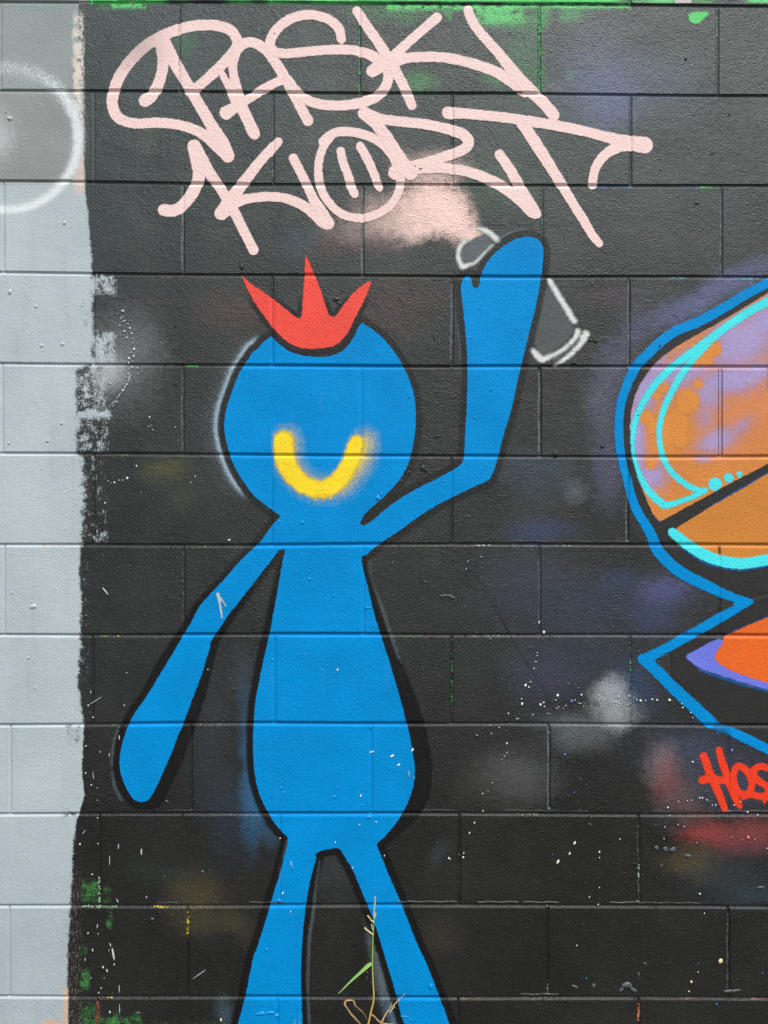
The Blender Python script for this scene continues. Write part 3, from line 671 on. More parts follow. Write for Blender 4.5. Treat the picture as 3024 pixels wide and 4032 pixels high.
# ------------------------------------------------------------------ the pink tag
PINK = paint('pink_spray_paint', lin(246, 216, 209, .96), k=0.16, s=0.14, rough=0.5, tone=0.03)
Z1 = lambda pts: Zm(700, 0, 2.765, pts)
Z6 = lambda pts: Zm(1000, 500, 2.765, pts)
A0 = lambda pts: T(0, 0, pts)
A1 = lambda pts: T(1, 0, pts)
A2 = lambda pts: T(2, 0, pts)
tagt = empty('graffiti_tag', W(1500, 960, -0.001), 'two lines of pale pink graffiti lettering reading PASK KIORT', 'graffiti', kind='thing')
def fade_p(x, y):
    return np.clip(1 - 0.30 * sm(x, 700, 560) * sm(y, 330, 200), 0, 1)
letters = [
    ('letter', [A0([(940, 650, 84), (985, 615, 78), (1030, 530, 72), (1055, 420, 72), (1052, 275, 88), (1110, 370, 82), (1200, 525, 72), (1290, 680, 72), (1370, 815, 78), (1440, 930, 86), (1475, 1010, 84)]),
                A0([(1230, 600, 62), (1320, 528, 66), (1420, 435, 70), (1505, 345, 72), (1535, 275, 68), (1500, 205, 68), (1420, 170, 70), (1350, 163, 70), (1250, 168, 70), (1130, 200, 70), (1020, 248, 72), (920, 318, 74), (830, 412, 74), (770, 505, 74), (733, 605, 74), (728, 680, 72), (755, 750, 70), (815, 788, 66), (900, 800, 64), (1000, 795, 66), (1100, 800, 66), (1200, 820, 64), (1290, 855, 66), (1360, 905, 74), (1430, 970, 78), (1475, 1010, 84)])], fade_p),
    ('letter', [Z1([(640, 560, 100), (605, 680, 95), (605, 800, 95), (640, 960, 110), (680, 1120, 125), (755, 1290, 125), (832, 1455, 130)]), Z1([(470, 780, 70), (545, 930, 80), (615, 1090, 90)]),
                Z1([(640, 560, 100), (700, 490, 110), (790, 460, 110), (900, 500, 115), (1000, 590, 115), (1090, 720, 115), (1180, 870, 115), (1270, 1040, 112), (1350, 1190, 112), (1418, 1315, 116)]),
                Z1([(530, 1230, 150), (650, 1150, 110), (800, 1060, 100), (950, 960, 100), (1140, 865, 96)])], None),
    ('letter', [A1([(553, 255, 58), (535, 185, 62), (480, 132, 62), (400, 103, 62), (320, 97, 62), (220, 125, 64), (140, 185, 64), (97, 255, 64), (95, 310, 64), (145, 343, 62), (230, 345, 62), (350, 332, 62), (480, 322, 62), (590, 322, 62), (680, 336, 64), (760, 368, 70), (825, 420, 66), (855, 480, 66), (842, 555, 66), (785, 620, 68), (700, 658, 68), (600, 678, 66), (500, 683, 64), (400, 671, 64), (320, 640, 64), (255, 585, 64), (205, 515, 62)])], None),
    ('letter', [A1([(653, 72, 60), (720, 175, 64), (790, 275, 66), (860, 385, 70), (930, 510, 66), (980, 610, 64), (1007, 682, 60)]), A1([(1170, 115, 66), (1080, 192, 62), (980, 280, 62), (880, 372, 68), (815, 420, 90), (752, 462, 78)]),
                A1([(860, 425, 70), (960, 380, 66), (1080, 370, 66), (1200, 372, 66), (1320, 392, 66), (1440, 425, 68), (1560, 470, 70), (1659, 535, 72), (1740, 590, 76)])], None),
    ('stroke', [A1([(1370, 65, 60), (1400, 140, 62), (1460, 225, 64), (1560, 335, 66)]) + A2([(5, 458, 76), (100, 565, 80), (200, 660, 76), (240, 705, 76), (272, 745, 76)])], None),
    ('letter', [A0([(1060, 1358, 76), (1130, 1362, 76), (1192, 1318, 76), (1250, 1240, 78), (1288, 1140, 80), (1275, 1040, 84), (1255, 945, 84), (1310, 1045, 84), (1360, 1125, 72), (1440, 1240, 66), (1520, 1380, 66), (1580, 1500, 64), (1640, 1618, 64)]),
                A1([(143, 918, 60), (80, 985, 64), (10, 1065, 66)]) + A0([(1620, 1125, 70), (1560, 1200, 74), (1490, 1300, 86), (1430, 1382, 86)]),
                A0([(1450, 1370, 80), (1520, 1318, 66), (1590, 1290, 62)]) + A1([(0, 1278, 60), (100, 1272, 60), (200, 1286, 62), (290, 1322, 64), (370, 1378, 68), (430, 1430, 84), (465, 1445, 84)])], None),
    ('letter', [Z6([(430, 340, 100), (500, 480, 100), (570, 620, 100), (650, 790, 104), (720, 910, 130), (790, 1040, 150)])], None),
    ('letter', [Z6([(740, 160, 80), (800, 105, 90), (900, 60, 100), (1020, 52, 100), (1150, 70, 100), (1300, 125, 100), (1440, 225, 104), (1540, 360, 110), (1590, 520, 110), (1590, 640, 90), (1560, 740, 90), (1480, 860, 90), (1360, 940, 90), (1230, 985, 94), (1100, 990, 94), (960, 950, 92), (850, 860, 90), (760, 740, 92), (715, 620, 95), (700, 480, 92), (715, 340, 90), (760, 210, 90), (830, 110, 95)]),
                Z6([(945, 265, 95), (975, 400, 92), (1030, 540, 94), (1060, 650, 100), (1095, 730, 90)]), Z6([(1155, 210, 96), (1230, 340, 98), (1300, 490, 94), (1340, 600, 92), (1365, 665, 80)])], None),
    ('letter', [A1([(700, 735, 84), (765, 790, 78), (835, 875, 76), (895, 965, 76), (950, 1050, 80), (1000, 1120, 90)]), A1([(700, 730, 80), (800, 768, 68), (950, 788, 66), (1100, 805, 66), (1240, 835, 68), (1335, 868, 72), (1375, 918, 72), (1345, 965, 70), (1250, 1003, 66), (1130, 1042, 66), (1010, 1080, 76), (900, 1118, 92)]),
                A1([(1000, 1095, 74), (1150, 1086, 68), (1280, 1095, 68), (1400, 1120, 68), (1520, 1168, 70), (1630, 1232, 76)]) + A2([(60, 1295, 78), (130, 1370, 76)]),
                A1([(1575, 1000, 64), (1640, 1095, 68)]) + A2([(50, 1205, 70), (110, 1305, 72), (158, 1382, 70)])], None),
    ('letter', [A1([(1243, 730, 82), (1330, 733, 70), (1450, 745, 66), (1560, 755, 66)]) + A2([(5, 768, 66), (150, 790, 68), (300, 815, 66), (450, 845, 66), (600, 883, 68), (720, 915, 86), (860, 940, 108)]),
                A2([(40, 770, 60), (100, 845, 74), (180, 965, 76), (260, 1092, 70), (330, 1205, 66), (400, 1320, 60), (470, 1432, 60), (530, 1530, 56), (568, 1575, 48)]),
                A2([(790, 932, 90), (700, 948, 74), (620, 990, 66), (570, 1042, 62), (535, 1110, 58), (524, 1195, 58)])], None),
]
for i, (nm, st, op) in enumerate(letters):
    strokes(nm, st, 1 + i * 0.5, PINK, tagt, width=12, pad=30, op=op)

# ------------------------------------------------------------------ white ring on the grey coat
WHT = paint('white_overspray', lin(238, 247, 246, .97), soft=True, scale=950, rough=0.55, tone=0.02)
ring = empty('painted_ring', W(35, 830, -0.001), 'hazy white sprayed ring on the grey paint', 'graffiti', kind='thing')
pts = [(32 + 276 * math.cos(t), 546 + 280 * math.sin(t)) for t in np.linspace(0, 2 * math.pi, 49)]
r = Raster(-330, 190, 420, 920, 4, 80).stroke(pts, 2.0, pad=75)
film('ring_band', lambda x, y: np.exp(-(r.at(x, y) / np.where(y < 460, 34.0, 26.0)) ** 2) * (0.9 - 0.4 * sm(y, 420, 250)), (-330, 190, 420, 920), 0, WHT, ring, op=0.8, cut=0.06)

# ------------------------------------------------------------------ painted spray can
CAN = paint('white_line_spray', lin(222, 228, 222, .96), s=0.34, k=0.22, scale=360)
CANF = paint('grey_fill_spray', lin(98, 105, 106, .9), s=0.4, k=0.2)
can = empty('painted_spray_can', W(2110, 1320, -0.001), 'grey spray can with white outline painted behind the blue raised hand', 'painted can', kind='thing')
capf = Zc([(330, 210), (420, 180), (490, 250), (430, 340), (340, 450), (270, 480), (190, 460), (150, 390), (200, 290)])
bodf = Zc([(985, 740), (1060, 720), (1180, 900), (1290, 1090), (1310, 1160), (1250, 1250), (1100, 1370), (1000, 1420), (900, 1330), (910, 1180), (950, 950)])
r = Raster(1720, 860, 2340, 1480, 3.0, 60).poly(capf, 1)
film('can_cap', crisp(r, 20), (1770, 870, 1980, 1070), 0.2, CANF, can)
r = Raster(1720, 860, 2340, 1480, 3.0, 60).poly(bodf, 1).stroke(Zc([(1110, 1440, 60), (1250, 1350, 60), (1340, 1230, 50)]), pad=60)
film('can_body', crisp(r, 24), (2060, 1100, 2340, 1470), 0.2, CANF, can, op=0.8)
strokes('can_outline', [Zc([(530, 245, 54), (470, 185, 50), (410, 145, 46), (340, 128, 30)]), Zc([(230, 235, 26), (170, 290, 40), (140, 360, 42), (145, 440, 42), (185, 508, 56), (250, 492, 32), (320, 460, 26), (400, 380, 26), (480, 300, 30)])], 0.6, CAN, can, width=20, pad=26)
strokes('can_outline', [Zc([(1055, 650, 44), (1110, 740, 54), (1180, 860, 54), (1250, 970, 54), (1305, 1060, 50)]), Zc([(1340, 1160, 56), (1310, 1230, 42), (1220, 1320, 38), (1110, 1390, 36), (985, 1440, 60), (940, 1410, 62), (880, 1350, 46)]),
                        Zc([(1420, 1180, 54), (1400, 1240, 52), (1330, 1330, 44), (1220, 1430, 38), (1110, 1500, 20)]), Zc([(1390, 1220, 60), (1430, 1190, 60)])], 0.6, CAN, can, width=20, pad=26)

# ------------------------------------------------------------------ the big orange and blue lettering at the edge of the frame
ORG = paint('orange_spray_paint', lin(216, 138, 62, 1.0), k=0.15, tone=0.12)
ORD = paint('deep_orange_spray', lin(206, 132, 52, 1.0), k=0.15, tone=0.10)
TER = paint('terracotta_overspray', lin(222, 140, 92, 1.0), soft=True, scale=950)
ORR = paint('red_orange_spray_paint', lin(236, 106, 32, 1.0), k=0.15)
LAV = paint('lavender_overspray', lin(172, 158, 206, .96), soft=True, scale=950)
PUR = paint('periwinkle_spray_paint', lin(112, 124, 224, 1.0), s=0.2, k=0.2)
CYN = paint('turquoise_spray_paint', lin(70, 232, 238, .97), s=0.16, k=0.3)
LBL = paint('blue_line_spray_paint', (0.0, 0.268, 0.65, 1), s=0.2, k=0.2, spec=0.1)
NVY = paint('navy_spray_paint', lin(28, 84, 140, .95), s=0.3, k=0.25)
BKB = paint('black_backing_spray', (0.0255, 0.0255, 0.024, 1), s=0.3, k=0.25, rough=0.42)
BLK2 = paint('deep_black_spray', (0.016, 0.0155, 0.014, 1), s=0.3, k=0.2, rough=0.42)
B1 = lambda pts: T(2, 1, pts)
B2 = lambda pts: T(2, 2, pts)
piece = empty('graffiti_lettering', W(2800, 2900, -0.001), 'orange and lavender block lettering with blue outline cut off by the frame', 'graffiti', kind='thing')
upper = B1([(2100, -30), (1659, 240), (1500, 338), (1350, 428), (1200, 508), (1080, 578), (980, 648), (910, 718), (855, 795), (810, 875), (780, 975), (768, 1080), (772, 1180), (785, 1285), (815, 1420), (850, 1520), (880, 1590), (905, 1650)]) + B2([(940, 45), (965, 62), (985, 50), (1070, 2)]) + B1([(1250, 1560), (1450, 1450), (1659, 1345), (2100, 1110)])
lower = B1([(2100, 1170), (1659, 1405), (1450, 1530), (1270, 1630)]) + B2([(1200, 22), (1090, 88), (1062, 106), (1062, 118), (1120, 165), (1200, 220), (1280, 268), (1400, 300), (1500, 310), (1600, 298), (1659, 285), (2100, 100)])
blackin = B1([(2100, -80), (1659, 190), (1350, 370), (1080, 505), (880, 670), (770, 835), (728, 1000), (722, 1180), (745, 1400), (800, 1560)]) + B2([(850, 0), (950, 170), (1080, 340), (1350, 495), (1590, 572), (2100, 300)])
black2 = B2([(1590, 575), (1340, 730), (930, 955), (1340, 1365), (1400, 1395), (1659, 1500), (2100, 1650), (2100, 400)])
def polyfilm(name, pts, layer, mat, width=14, it=1, op=None, pad=40):
    b_ = bb(pts, pad); r_ = Raster(*b_, step=3.0, far=pad).poly(pts, it)
    return film(name, crisp(r_, width), b_, layer, mat, piece, op)
polyfilm('backing', blackin, 0, BKB)
polyfilm('backing', black2, 0, BKB)
polyfilm('letter_fill', upper, 1, ORG)
polyfilm('letter_fill', lower, 1, ORD)
UP = Raster(*bb(upper, 60), step=4.0, far=60).poly(upper, 1)
def clouds(lst, base=0.0):
    def f_(x, y):
        d = np.full(x.shape, base)
        for (cx, cy, rx, ry, rot, a_) in lst:
            cx, cy = OX[2] + cx / S, OY[1] + cy / S
            c_, s_ = math.cos(R(rot)), math.sin(R(rot))
            u, v_ = ((x - cx) * c_ + (y - cy) * s_) / (rx / S), (-(x - cx) * s_ + (y - cy) * c_) / (ry / S)
            d = np.maximum(d, a_ * np.exp(-(u * u + v_ * v_)))
        return np.where(UP.at(x, y) > -1, d, 0)
    return f_
film('terracotta_blend', clouds([(1500, 1050, 260, 260, 0, 0.75), (1400, 1250, 300, 120, 0, 0.6), (1600, 950, 300, 150, 0, 0.7), (1560, 250, 420, 90, -33, 0.75), (1000, 1420, 160, 120, 0, 0.5)]), bb(upper, 10), 1.6, TER, piece, cut=0.1, op=0.95)
film('lavender_blend', clouds([(880, 850, 110, 260, 28, 1.0), (800, 1150, 70, 330, -4, 1.0), (900, 1420, 120, 110, 30, 0.9), (1150, 720, 330, 130, -35, 0.85), (1480, 560, 300, 190, -25, 0.95), (1640, 430, 220, 120, -30, 1.0), (1420, 800, 260, 110, -10, 1.0), (1560, 760, 170, 90, -20, 0.9), (1330, 1190, 170, 90, -25, 0.85), (1480, 1110, 120, 60, -40, 0.6), (1270, 870, 130, 170, 0, 0.8), (1250, 1030, 90, 160, 0, 0.55), (1240, 1310, 70, 40, 0, 0.6), (1950, 300, 300, 200, 0, 0.8)]), bb(upper, 10), 2.0, LAV, piece, cut=0.1, op=0.95)
DOT = paint('orange_dot_spray', lin(222, 143, 62, 1.0), soft=True, scale=900)
dl = []
for (x, y, q) in ((1205, 830, 42), (1135, 940, 88), (975, 850, 48), (940, 905, 42), (872, 1045, 56), (925, 1100, 62), (1060, 1090, 95), (1010, 1150, 80), (900, 1345, 44), (1310, 600, 62), (1260, 660, 60), (1200, 690, 40), (1175, 575, 30), (1090, 1190, 60), (980, 1210, 40)):
    dl.append(B1([(x, y, q * 2 - 16), (x + 2, y, q * 2 - 16)]))
strokes('dots', dl, 2.5, DOT, piece, width=18, pad=24)
strokes('turquoise_line', [B1([(2000, 50, 60), (1659, 290, 56), (1560, 345, 54), (1400, 450, 52), (1270, 550, 56), (1140, 640, 46), (1010, 745, 50), (910, 855, 46), (840, 970, 42), (795, 1090, 36), (784, 1200, 28), (795, 1300, 26), (835, 1430, 36), (895, 1530, 46), (960, 1590, 50), (1000, 1610, 46), (1080, 1592, 34), (1180, 1552, 34), (1255, 1515, 30)]),
                               B1([(1270, 560, 50), (1165, 680, 42), (1085, 790, 44), (1015, 920, 42), (972, 1030, 40), (955, 1150, 36), (970, 1270, 38), (1010, 1365, 38), (1070, 1432, 38), (1150, 1490, 38), (1235, 1522, 40)]), B1([(1315, 1475, 84), (1317, 1475, 84)]), B1([(1402, 1435, 60), (1404, 1435, 60)]), B1([(1472, 1412, 36), (1474, 1412, 36)])], 3.0, CYN, piece, width=16, pad=24)
strokes('turquoise_line', [B2([(1040, 132, 60), (1100, 180, 64), (1180, 238, 70), (1280, 292, 72), (1400, 325, 72), (1500, 332, 70), (1600, 318, 70), (1700, 290, 70), (2050, 130, 70)])], 3.0, CYN, piece, width=12, pad=24)
strokes('navy_line', [B2([(1105, 222, 26), (1180, 280, 26), (1280, 334, 26), (1400, 362, 24), (1500, 368, 24), (1600, 354, 24), (1659, 340, 24), (2050, 165, 24)]), B1([(1659, 1405, 14), (1450, 1525, 16), (1260, 1640, 14)]), B2([(1215, 1020, 20), (1380, 1078, 22), (1520, 1120, 22), (1659, 1155, 26), (2050, 1280, 24)]), B2([(918, 8, 14), (940, 40, 14), (965, 62, 14)]), B2([(1370, 800, 8), (1540, 724, 8), (1659, 680, 10), (2050, 520, 8)])], 0.6, NVY, piece, width=12, pad=20)
pl = B2([(1113, 930), (1200, 890), (1300, 832), (1362, 818), (1385, 860), (1400, 930), (1450, 1000), (1600, 1040), (2050, 1200), (2050, 1270), (1659, 1148), (1500, 1105), (1380, 1065), (1220, 1015), (1180, 985)])
polyfilm('letter_fill', pl, 1, PUR)
po = B2([(2050, 500), (1659, 682), (1550, 722), (1450, 770), (1372, 806), (1366, 850), (1335, 890), (1312, 925), (1322, 965), (1390, 1012), (1500, 1057), (1659, 1108), (2050, 1220)])
polyfilm('letter_fill', po, 1.5, ORR)
strokes('letter_fill', [B1([(1690, 740, 70), (1690, 840, 70)])], 3.4, BKB, piece, width=12, pad=20)
ol = [B1([(2050, -70, 60), (1659, 172, 60), (1530, 240, 60), (1375, 335, 62), (1200, 430, 64), (1070, 482, 62), (965, 555, 64), (875, 640, 64), (805, 715, 64), (755, 815, 60), (712, 935, 58), (695, 1070, 56), (698, 1200, 56), (715, 1320, 54), (745, 1440, 54), (778, 1560, 54), (812, 1650, 58)]) + B2([(865, 80, 62), (907, 155, 66), (937, 235, 74), (1020, 330, 72), (1120, 405, 74), (1270, 480, 68), (1400, 540, 56), (1520, 575, 40)]),
      B2([(1545, 575, 24), (1430, 640, 56), (1320, 700, 62), (1200, 770, 62), (1100, 825, 62), (1000, 880, 60), (900, 932, 66), (845, 952, 62)]), B2([(845, 952, 62), (865, 960, 70), (950, 1040, 76), (1060, 1150, 76), (1170, 1250, 78), (1285, 1360, 80)])]
strokes('blue_outline', ol, 4.0, LBL, piece, width=13, pad=26, poly=B2([(1440, 560), (1480, 545), (1590, 572), (1500, 632), (1430, 640)]))
strokes('blue_outline', [B2([(1402, 1404, 30), (1440, 1428, 56), (1540, 1475, 60), (1659, 1535, 60), (2050, 1720, 60)])], 4.0, LBL, piece, width=13, pad=26)
strokes('blue_outline', [B2([(1270, 1345, 70), (1330, 1385, 56), (1415, 1418, 46)])], 3.5, LBL, piece, width=24, pad=30, op=0.5)

# ------------------------------------------------------------------ small red tag
RED2 = paint('scarlet_spray_paint', lin(236, 62, 28, 1.0), s=0.2, k=0.16)
Z2 = lambda pts: Zm(2624, 2850, 4.1475, pts)
htag = empty('graffiti_tag', W(2880, 3200, -0.001), 'small scarlet graffiti lettering beginning HOS below the blue outline', 'graffiti', kind='thing')
strokes('letter', [Z2([(605, 525, 125), (650, 640, 128), (700, 790, 130), (770, 950, 130), (830, 1080, 130), (890, 1230, 120), (955, 1390, 100)]), Z2([(858, 425, 108), (890, 570, 120), (945, 720, 130), (1005, 880, 135), (1060, 1040, 130), (1120, 1190, 120), (1195, 1340, 95)]), Z2([(580, 925, 128), (700, 890, 140), (850, 915, 120), (1000, 930, 120)])], 1.0, RED2, htag, width=9, pad=22, step=3.0)
strokes('letter', [Z2([(1130, 720, 110), (1200, 690, 110), (1300, 760, 120), (1375, 880, 120), (1390, 1010, 110), (1345, 1120, 110), (1250, 1150, 110), (1150, 1080, 110), (1105, 950, 110), (1095, 820, 110), (1130, 720, 110)])], 1.5, RED2, htag, width=9, pad=22, step=3.0)
strokes('letter', [Z2([(1720, 760, 90), (1620, 710, 110), (1510, 700, 110), (1430, 760, 120), (1430, 860, 120), (1520, 940, 120), (1620, 1010, 110), (1670, 1090, 120), (1620, 1180, 130), (1500, 1180, 110), (1380, 1150, 110), (1260, 1190, 100)]), Z2([(1600, 1230, 70), (1600, 1300, 30)]), Z2([(1620, 1190, 120), (1800, 1230, 120)])], 2.0, RED2, htag, width=9, pad=22, step=3.0)
strokes('letter', [Z2([(1900, 620, 110), (1920, 900, 120), (1990, 1250, 110)]), Z2([(1780, 660, 110), (2060, 600, 110)])], 2.5, RED2, htag, width=9, pad=22, step=3.0)

# ------------------------------------------------------------------ flakes of older colours and painted lit edges in the joints, a few patches
RC = {'green': lin(70, 200, 90, .9), 'lime': lin(150, 180, 70, .9), 'teal': lin(60, 160, 150, .9), 'blue': lin(60, 130, 210, .9), 'cyan': lin(70, 190, 195, .9), 'yellow': lin(225, 200, 70, .9), 'orange': lin(215, 130, 80, .9), 'white': lin(225, 225, 220, .9), 'rust': lin(150, 84, 70, .9), 'mint': lin(170, 205, 160, .9), 'pinkish': lin(200, 150, 140, .9)}
RM = {k: paint('old_%s_paint' % k, v_, s=0.10, k=0.8, scale=300) for k, v_ in RC.items()}
LG = paint('leaf_green_paint', lin(92, 214, 112, .95), s=0.14, k=0.3)
vert_fl = [('green', 1416, 75, 362, .9), ('green', 2124, 44, 356, 1.1), ('mint', 2823, 48, 140, .9), ('lime', 1076, 440, 690, .6), ('teal', 2483, 388, 470, .7), ('teal', 2135, 775, 900, .8), ('white', 2838, 860, 1000, .6), ('lime', 2126, 1470, 1565, .75), ('green', 1780, 2512, 2780, .8), ('orange', 1780, 2780, 2830, .75), ('green', 2482, 2528, 2672, .75), ('green', 1808, 3300, 3500, .55), ('mint', 2515, 3400, 3540, .85), ('white', 2162, 2870, 2895, .9), ('mint', 2158, 3862, 3905, .8), ('orange', 2514, 3950, 4022, 1.1), ('rust', 386, 3942, 4180, 1.3), ('yellow', 740, 3588, 3690, 1.0), ('mint', 391, 3455, 3552, 1.0), ('yellow', 1446, 3780, 3870, .6), ('white', 2124, 2444, 2470, .8), ('lime', 1430, 990, 1070, .6)]
worn_lit = [(1, 1072, 400, 690, 1.0), (1, 2480, 400, 560, .9), (2, 1425, 745, 1070, 1.5), (2, 718, 735, 1060, 1.2), (2, 2133, 745, 980, .9), (2, 2837, 750, 1080, 1.2), (3, 2473, 1110, 1430, 1.3), (3, 1778, 1110, 1420, .8), (4, 717, 1470, 1770, 1.0), (4, 1418, 1460, 1700, .6), (4, 2122, 1470, 1780, 1.3), (5, 1065, 1810, 2000, .6), (5, 2467, 1830, 2130, 1.2), (6, 2121, 2200, 2440, 1.0), (6, 720, 2170, 2460, .8), (0, 702, 30, 350, 1.0), (0, 2820, 150, 370, .9), (8, 2158, 2870, 3180, 1.2), (9, 2512, 3240, 3400, .8), (10, 2865, 3600, 3890, 1.0), (1, 375, 390, 700, .9), (7, 2479, 2680, 2830, .7)]
WORN_LIT = paint('worn_lit_joint_edge', (0.13, 0.145, 0.145, 1), s=0.2, k=0.5, scale=300)  # pale joint lines: some wear, and the lit left edge painted in
for (c, x, y0, y1, q) in worn_lit:
    film('flake_or_lit_edge', lambda X, Y: 0.44 * q + np.minimum((4.2 - np.abs(X - x - 1.0 * np.sin(Y * .03))) / 8, np.minimum((Y - y0) / 40, (y1 - Y) / 40)).clip(-1, 0.05), (x - 12, y0 - 10, x + 12, y1 + 10), 0.3, WORN_LIT, wall, step=4.0, cut=0.25)
hor_fl = [('blue', 2, 2345, 2488, 1.0), ('blue', 2, 2690, 2755, 1.0), ('green', 2, 2757, 2828, 1.1), ('green', 2, 2275, 2345, .6), ('cyan', 3, 2630, 2700, 1.0), ('cyan', 3, 2890, 2992, 1.0), ('green', 4, 733, 775, 1.0), ('lime', 5, 455, 520, .8), ('green', 5, 775, 820, .7), ('lime', 7, 395, 425, 1.0), ('yellow', 7, 445, 485, .8), ('green', 7, 1560, 1660, .7), ('white', 7, 1850, 2030, .75), ('white', 6, 1830, 1930, .75), ('white', 6, 2014, 2260, .6), ('mint', 10, 325, 460, 1.1), ('green', 10, 400, 450, 1.0), ('yellow', 10, 600, 665, 1.0), ('yellow', 10, 665, 865, .75), ('orange', 6, 165, 255, .85), ('orange', 11, 2560, 2600, .7), ('orange', 11, 2680, 2740, .8), ('orange', 11, 2960, 3200, .9), ('yellow', 11, 380, 450, .7), ('green', 8, 445, 470, .9), ('white', 8, 780, 870, .6), ('white', 8, 2000, 2014, .9), ('pinkish', 0, 2870, 2930, .8), ('pinkish', 0, 740, 800, .8), ('orange', 7, 283, 305, .9), ('white', 2, 2830, 3000, .55), ('orange', 2, 1620, 1780, .8), ('lime', 6, 770, 810, .8), ('mint', 9, 2030, 2120, .75), ('white', 4, 300, 420, .5), ('yellow', 11, 1780, 1900, .6), ('white', 11, 2020, 2200, .6), ('green', 1, 1210, 1240, .8), ('green', 1, 1290, 1330, .8)]
for (cn, x, y0, y1, q) in vert_fl:
    film('flake_or_lit_edge', lambda X, Y: 0.40 * q + np.minimum((4.5 * q - np.abs(X - x - 1.5 * np.sin(Y * .07))) / 9, np.minimum((Y - y0) / 30, (y1 - Y) / 30)).clip(-1, 0.05), (x - 14, y0 - 10, x + 14, y1 + 10), 0.4, RM[cn], wall, step=4.0, cut=0.25)
for (cn, k, x0, x1, q) in hor_fl:
    ym = float(JL(k, (x0 + x1) / 2))
    film('flake_or_lit_edge', lambda X, Y: 0.40 * q + np.minimum((3.6 * q - np.abs(Y - JL(k, X) - 4.0)) / 8, np.minimum((X - x0) / 30, (x1 - X) / 30)).clip(-1, 0.05), (x0 - 10, ym - 14, x1 + 10, ym + 22), 0.4, RM[cn], wall, step=4.0, cut=0.25)
def patch(pts, mat, label):
    b_ = bb(pts, 30); r_ = Raster(*b_, step=3.0, far=30).poly(pts, 1)
    o = film('paint_patch', crisp(r_, 16), b_, 0.8, mat, wall)
    o['label'] = label
patch(A2([(1140, 78), (1290, 74), (1270, 100), (1220, 145), (1185, 155), (1150, 140)]), LG, 'bright green paint patch under the top joint')
patch([(1380, -40), (2490, -40), (2490, 8), (2200, 10), (1900, 6), (1500, 4), (1380, 4)], LG, 'bright green paint along the top joint')
patch([(440, -40), (600, -40), (600, 4), (440, 3)], LG, 'short bright green paint patch above the top joint')

RUN = paint('black_crack_line', (0.008, 0.008, 0.008, 1), s=0.3, k=0.4)
for ln in (T(2, 2, [(-120, 560, 6), (0, 815, 6), (100, 980, 6), (200, 1140, 7), (280, 1290, 6), (330, 1365, 5)]), T(1, 2, [(1400, 390, 5), (1480, 520, 5), (1580, 690, 5), (1659, 810, 5)]), Z6([(60, 880, 6), (200, 890, 7), (400, 905, 7), (500, 910, 5)]), Zm(1750, 850, 2.552, [(380, 84, 5), (560, 94, 7), (800, 92, 7), (1100, 96, 6), (1380, 100, 4)])):
    strokes('crack_line', [ln], 0.2, RUN, wall, width=8, pad=12, op=0.32, step=3.0)

# ------------------------------------------------------------------ lumps of mortar and paint on the blocks
LUMP = plain('grey_painted_lump', (0.035, 0.04, 0.045, 1), (0.10, 0.12, 0.13, 1), 300, 0.45, 0.0006)
LUMPD = plain('black_painted_lump', (0.022, 0.023, 0.022, 1), (0.03, 0.031, 0.03, 1), 300, 0.42, 0.0006)
LUMPB = plain('blue_painted_lump', lin(0, 140, 212, .95), lin(0, 150, 224, .95), 300, 0.45, 0.0004)
LUMPG = plain('pale_painted_lump', lin(176, 188, 190), lin(196, 206, 208), 300, 0.5, 0.0004)
LUMPP = plain('pink_painted_lump', lin(236, 200, 192, .95), lin(246, 214, 206, .95), 300, 0.5, 0.0004)
def lump(px, py, rx, ry, mat, rot=0.0, h_=None):
    v, f = [], []
    nr, ns = 4, 10
    ph = random.uniform(0, 6)
    h_ = (h_ or 0.30 * min(rx, ry)) * K
    top_ = W(px, py, -0.0012 - h_)
    v.append(top_)
    for i in range(1, nr + 1):
        t = i / nr
        for j in range(ns):
            a_ = 2 * math.pi * j / ns
            q = t * (1 + 0.18 * math.sin(2 * a_ + ph) + 0.12 * math.sin(3 * a_ + 2 * ph) + random.uniform(-.06, .06))
            x, y = rx * q * math.cos(a_), ry * q * math.sin(a_)
            c_, s_ = math.cos(R(rot)), math.sin(R(rot))
            v.append(W(px + x * c_ - y * s_, py + x * s_ + y * c_, -0.0012 - h_ * (1 - t ** 2.2) * random.uniform(.85, 1.1) + (0.003 if i == nr else 0)))
    for j in range(ns): f.append((0, 1 + j, 1 + (j + 1) % ns))
    for i in range(nr - 1):
        for j in range(ns):
            p, q = 1 + i * ns, 1 + (i + 1) * ns
            f.append((p + j, q + j, q + (j + 1) % ns, p + (j + 1) % ns))
    link('paint_lump', mesh('paint_lump', v, f, True), mat, wall)
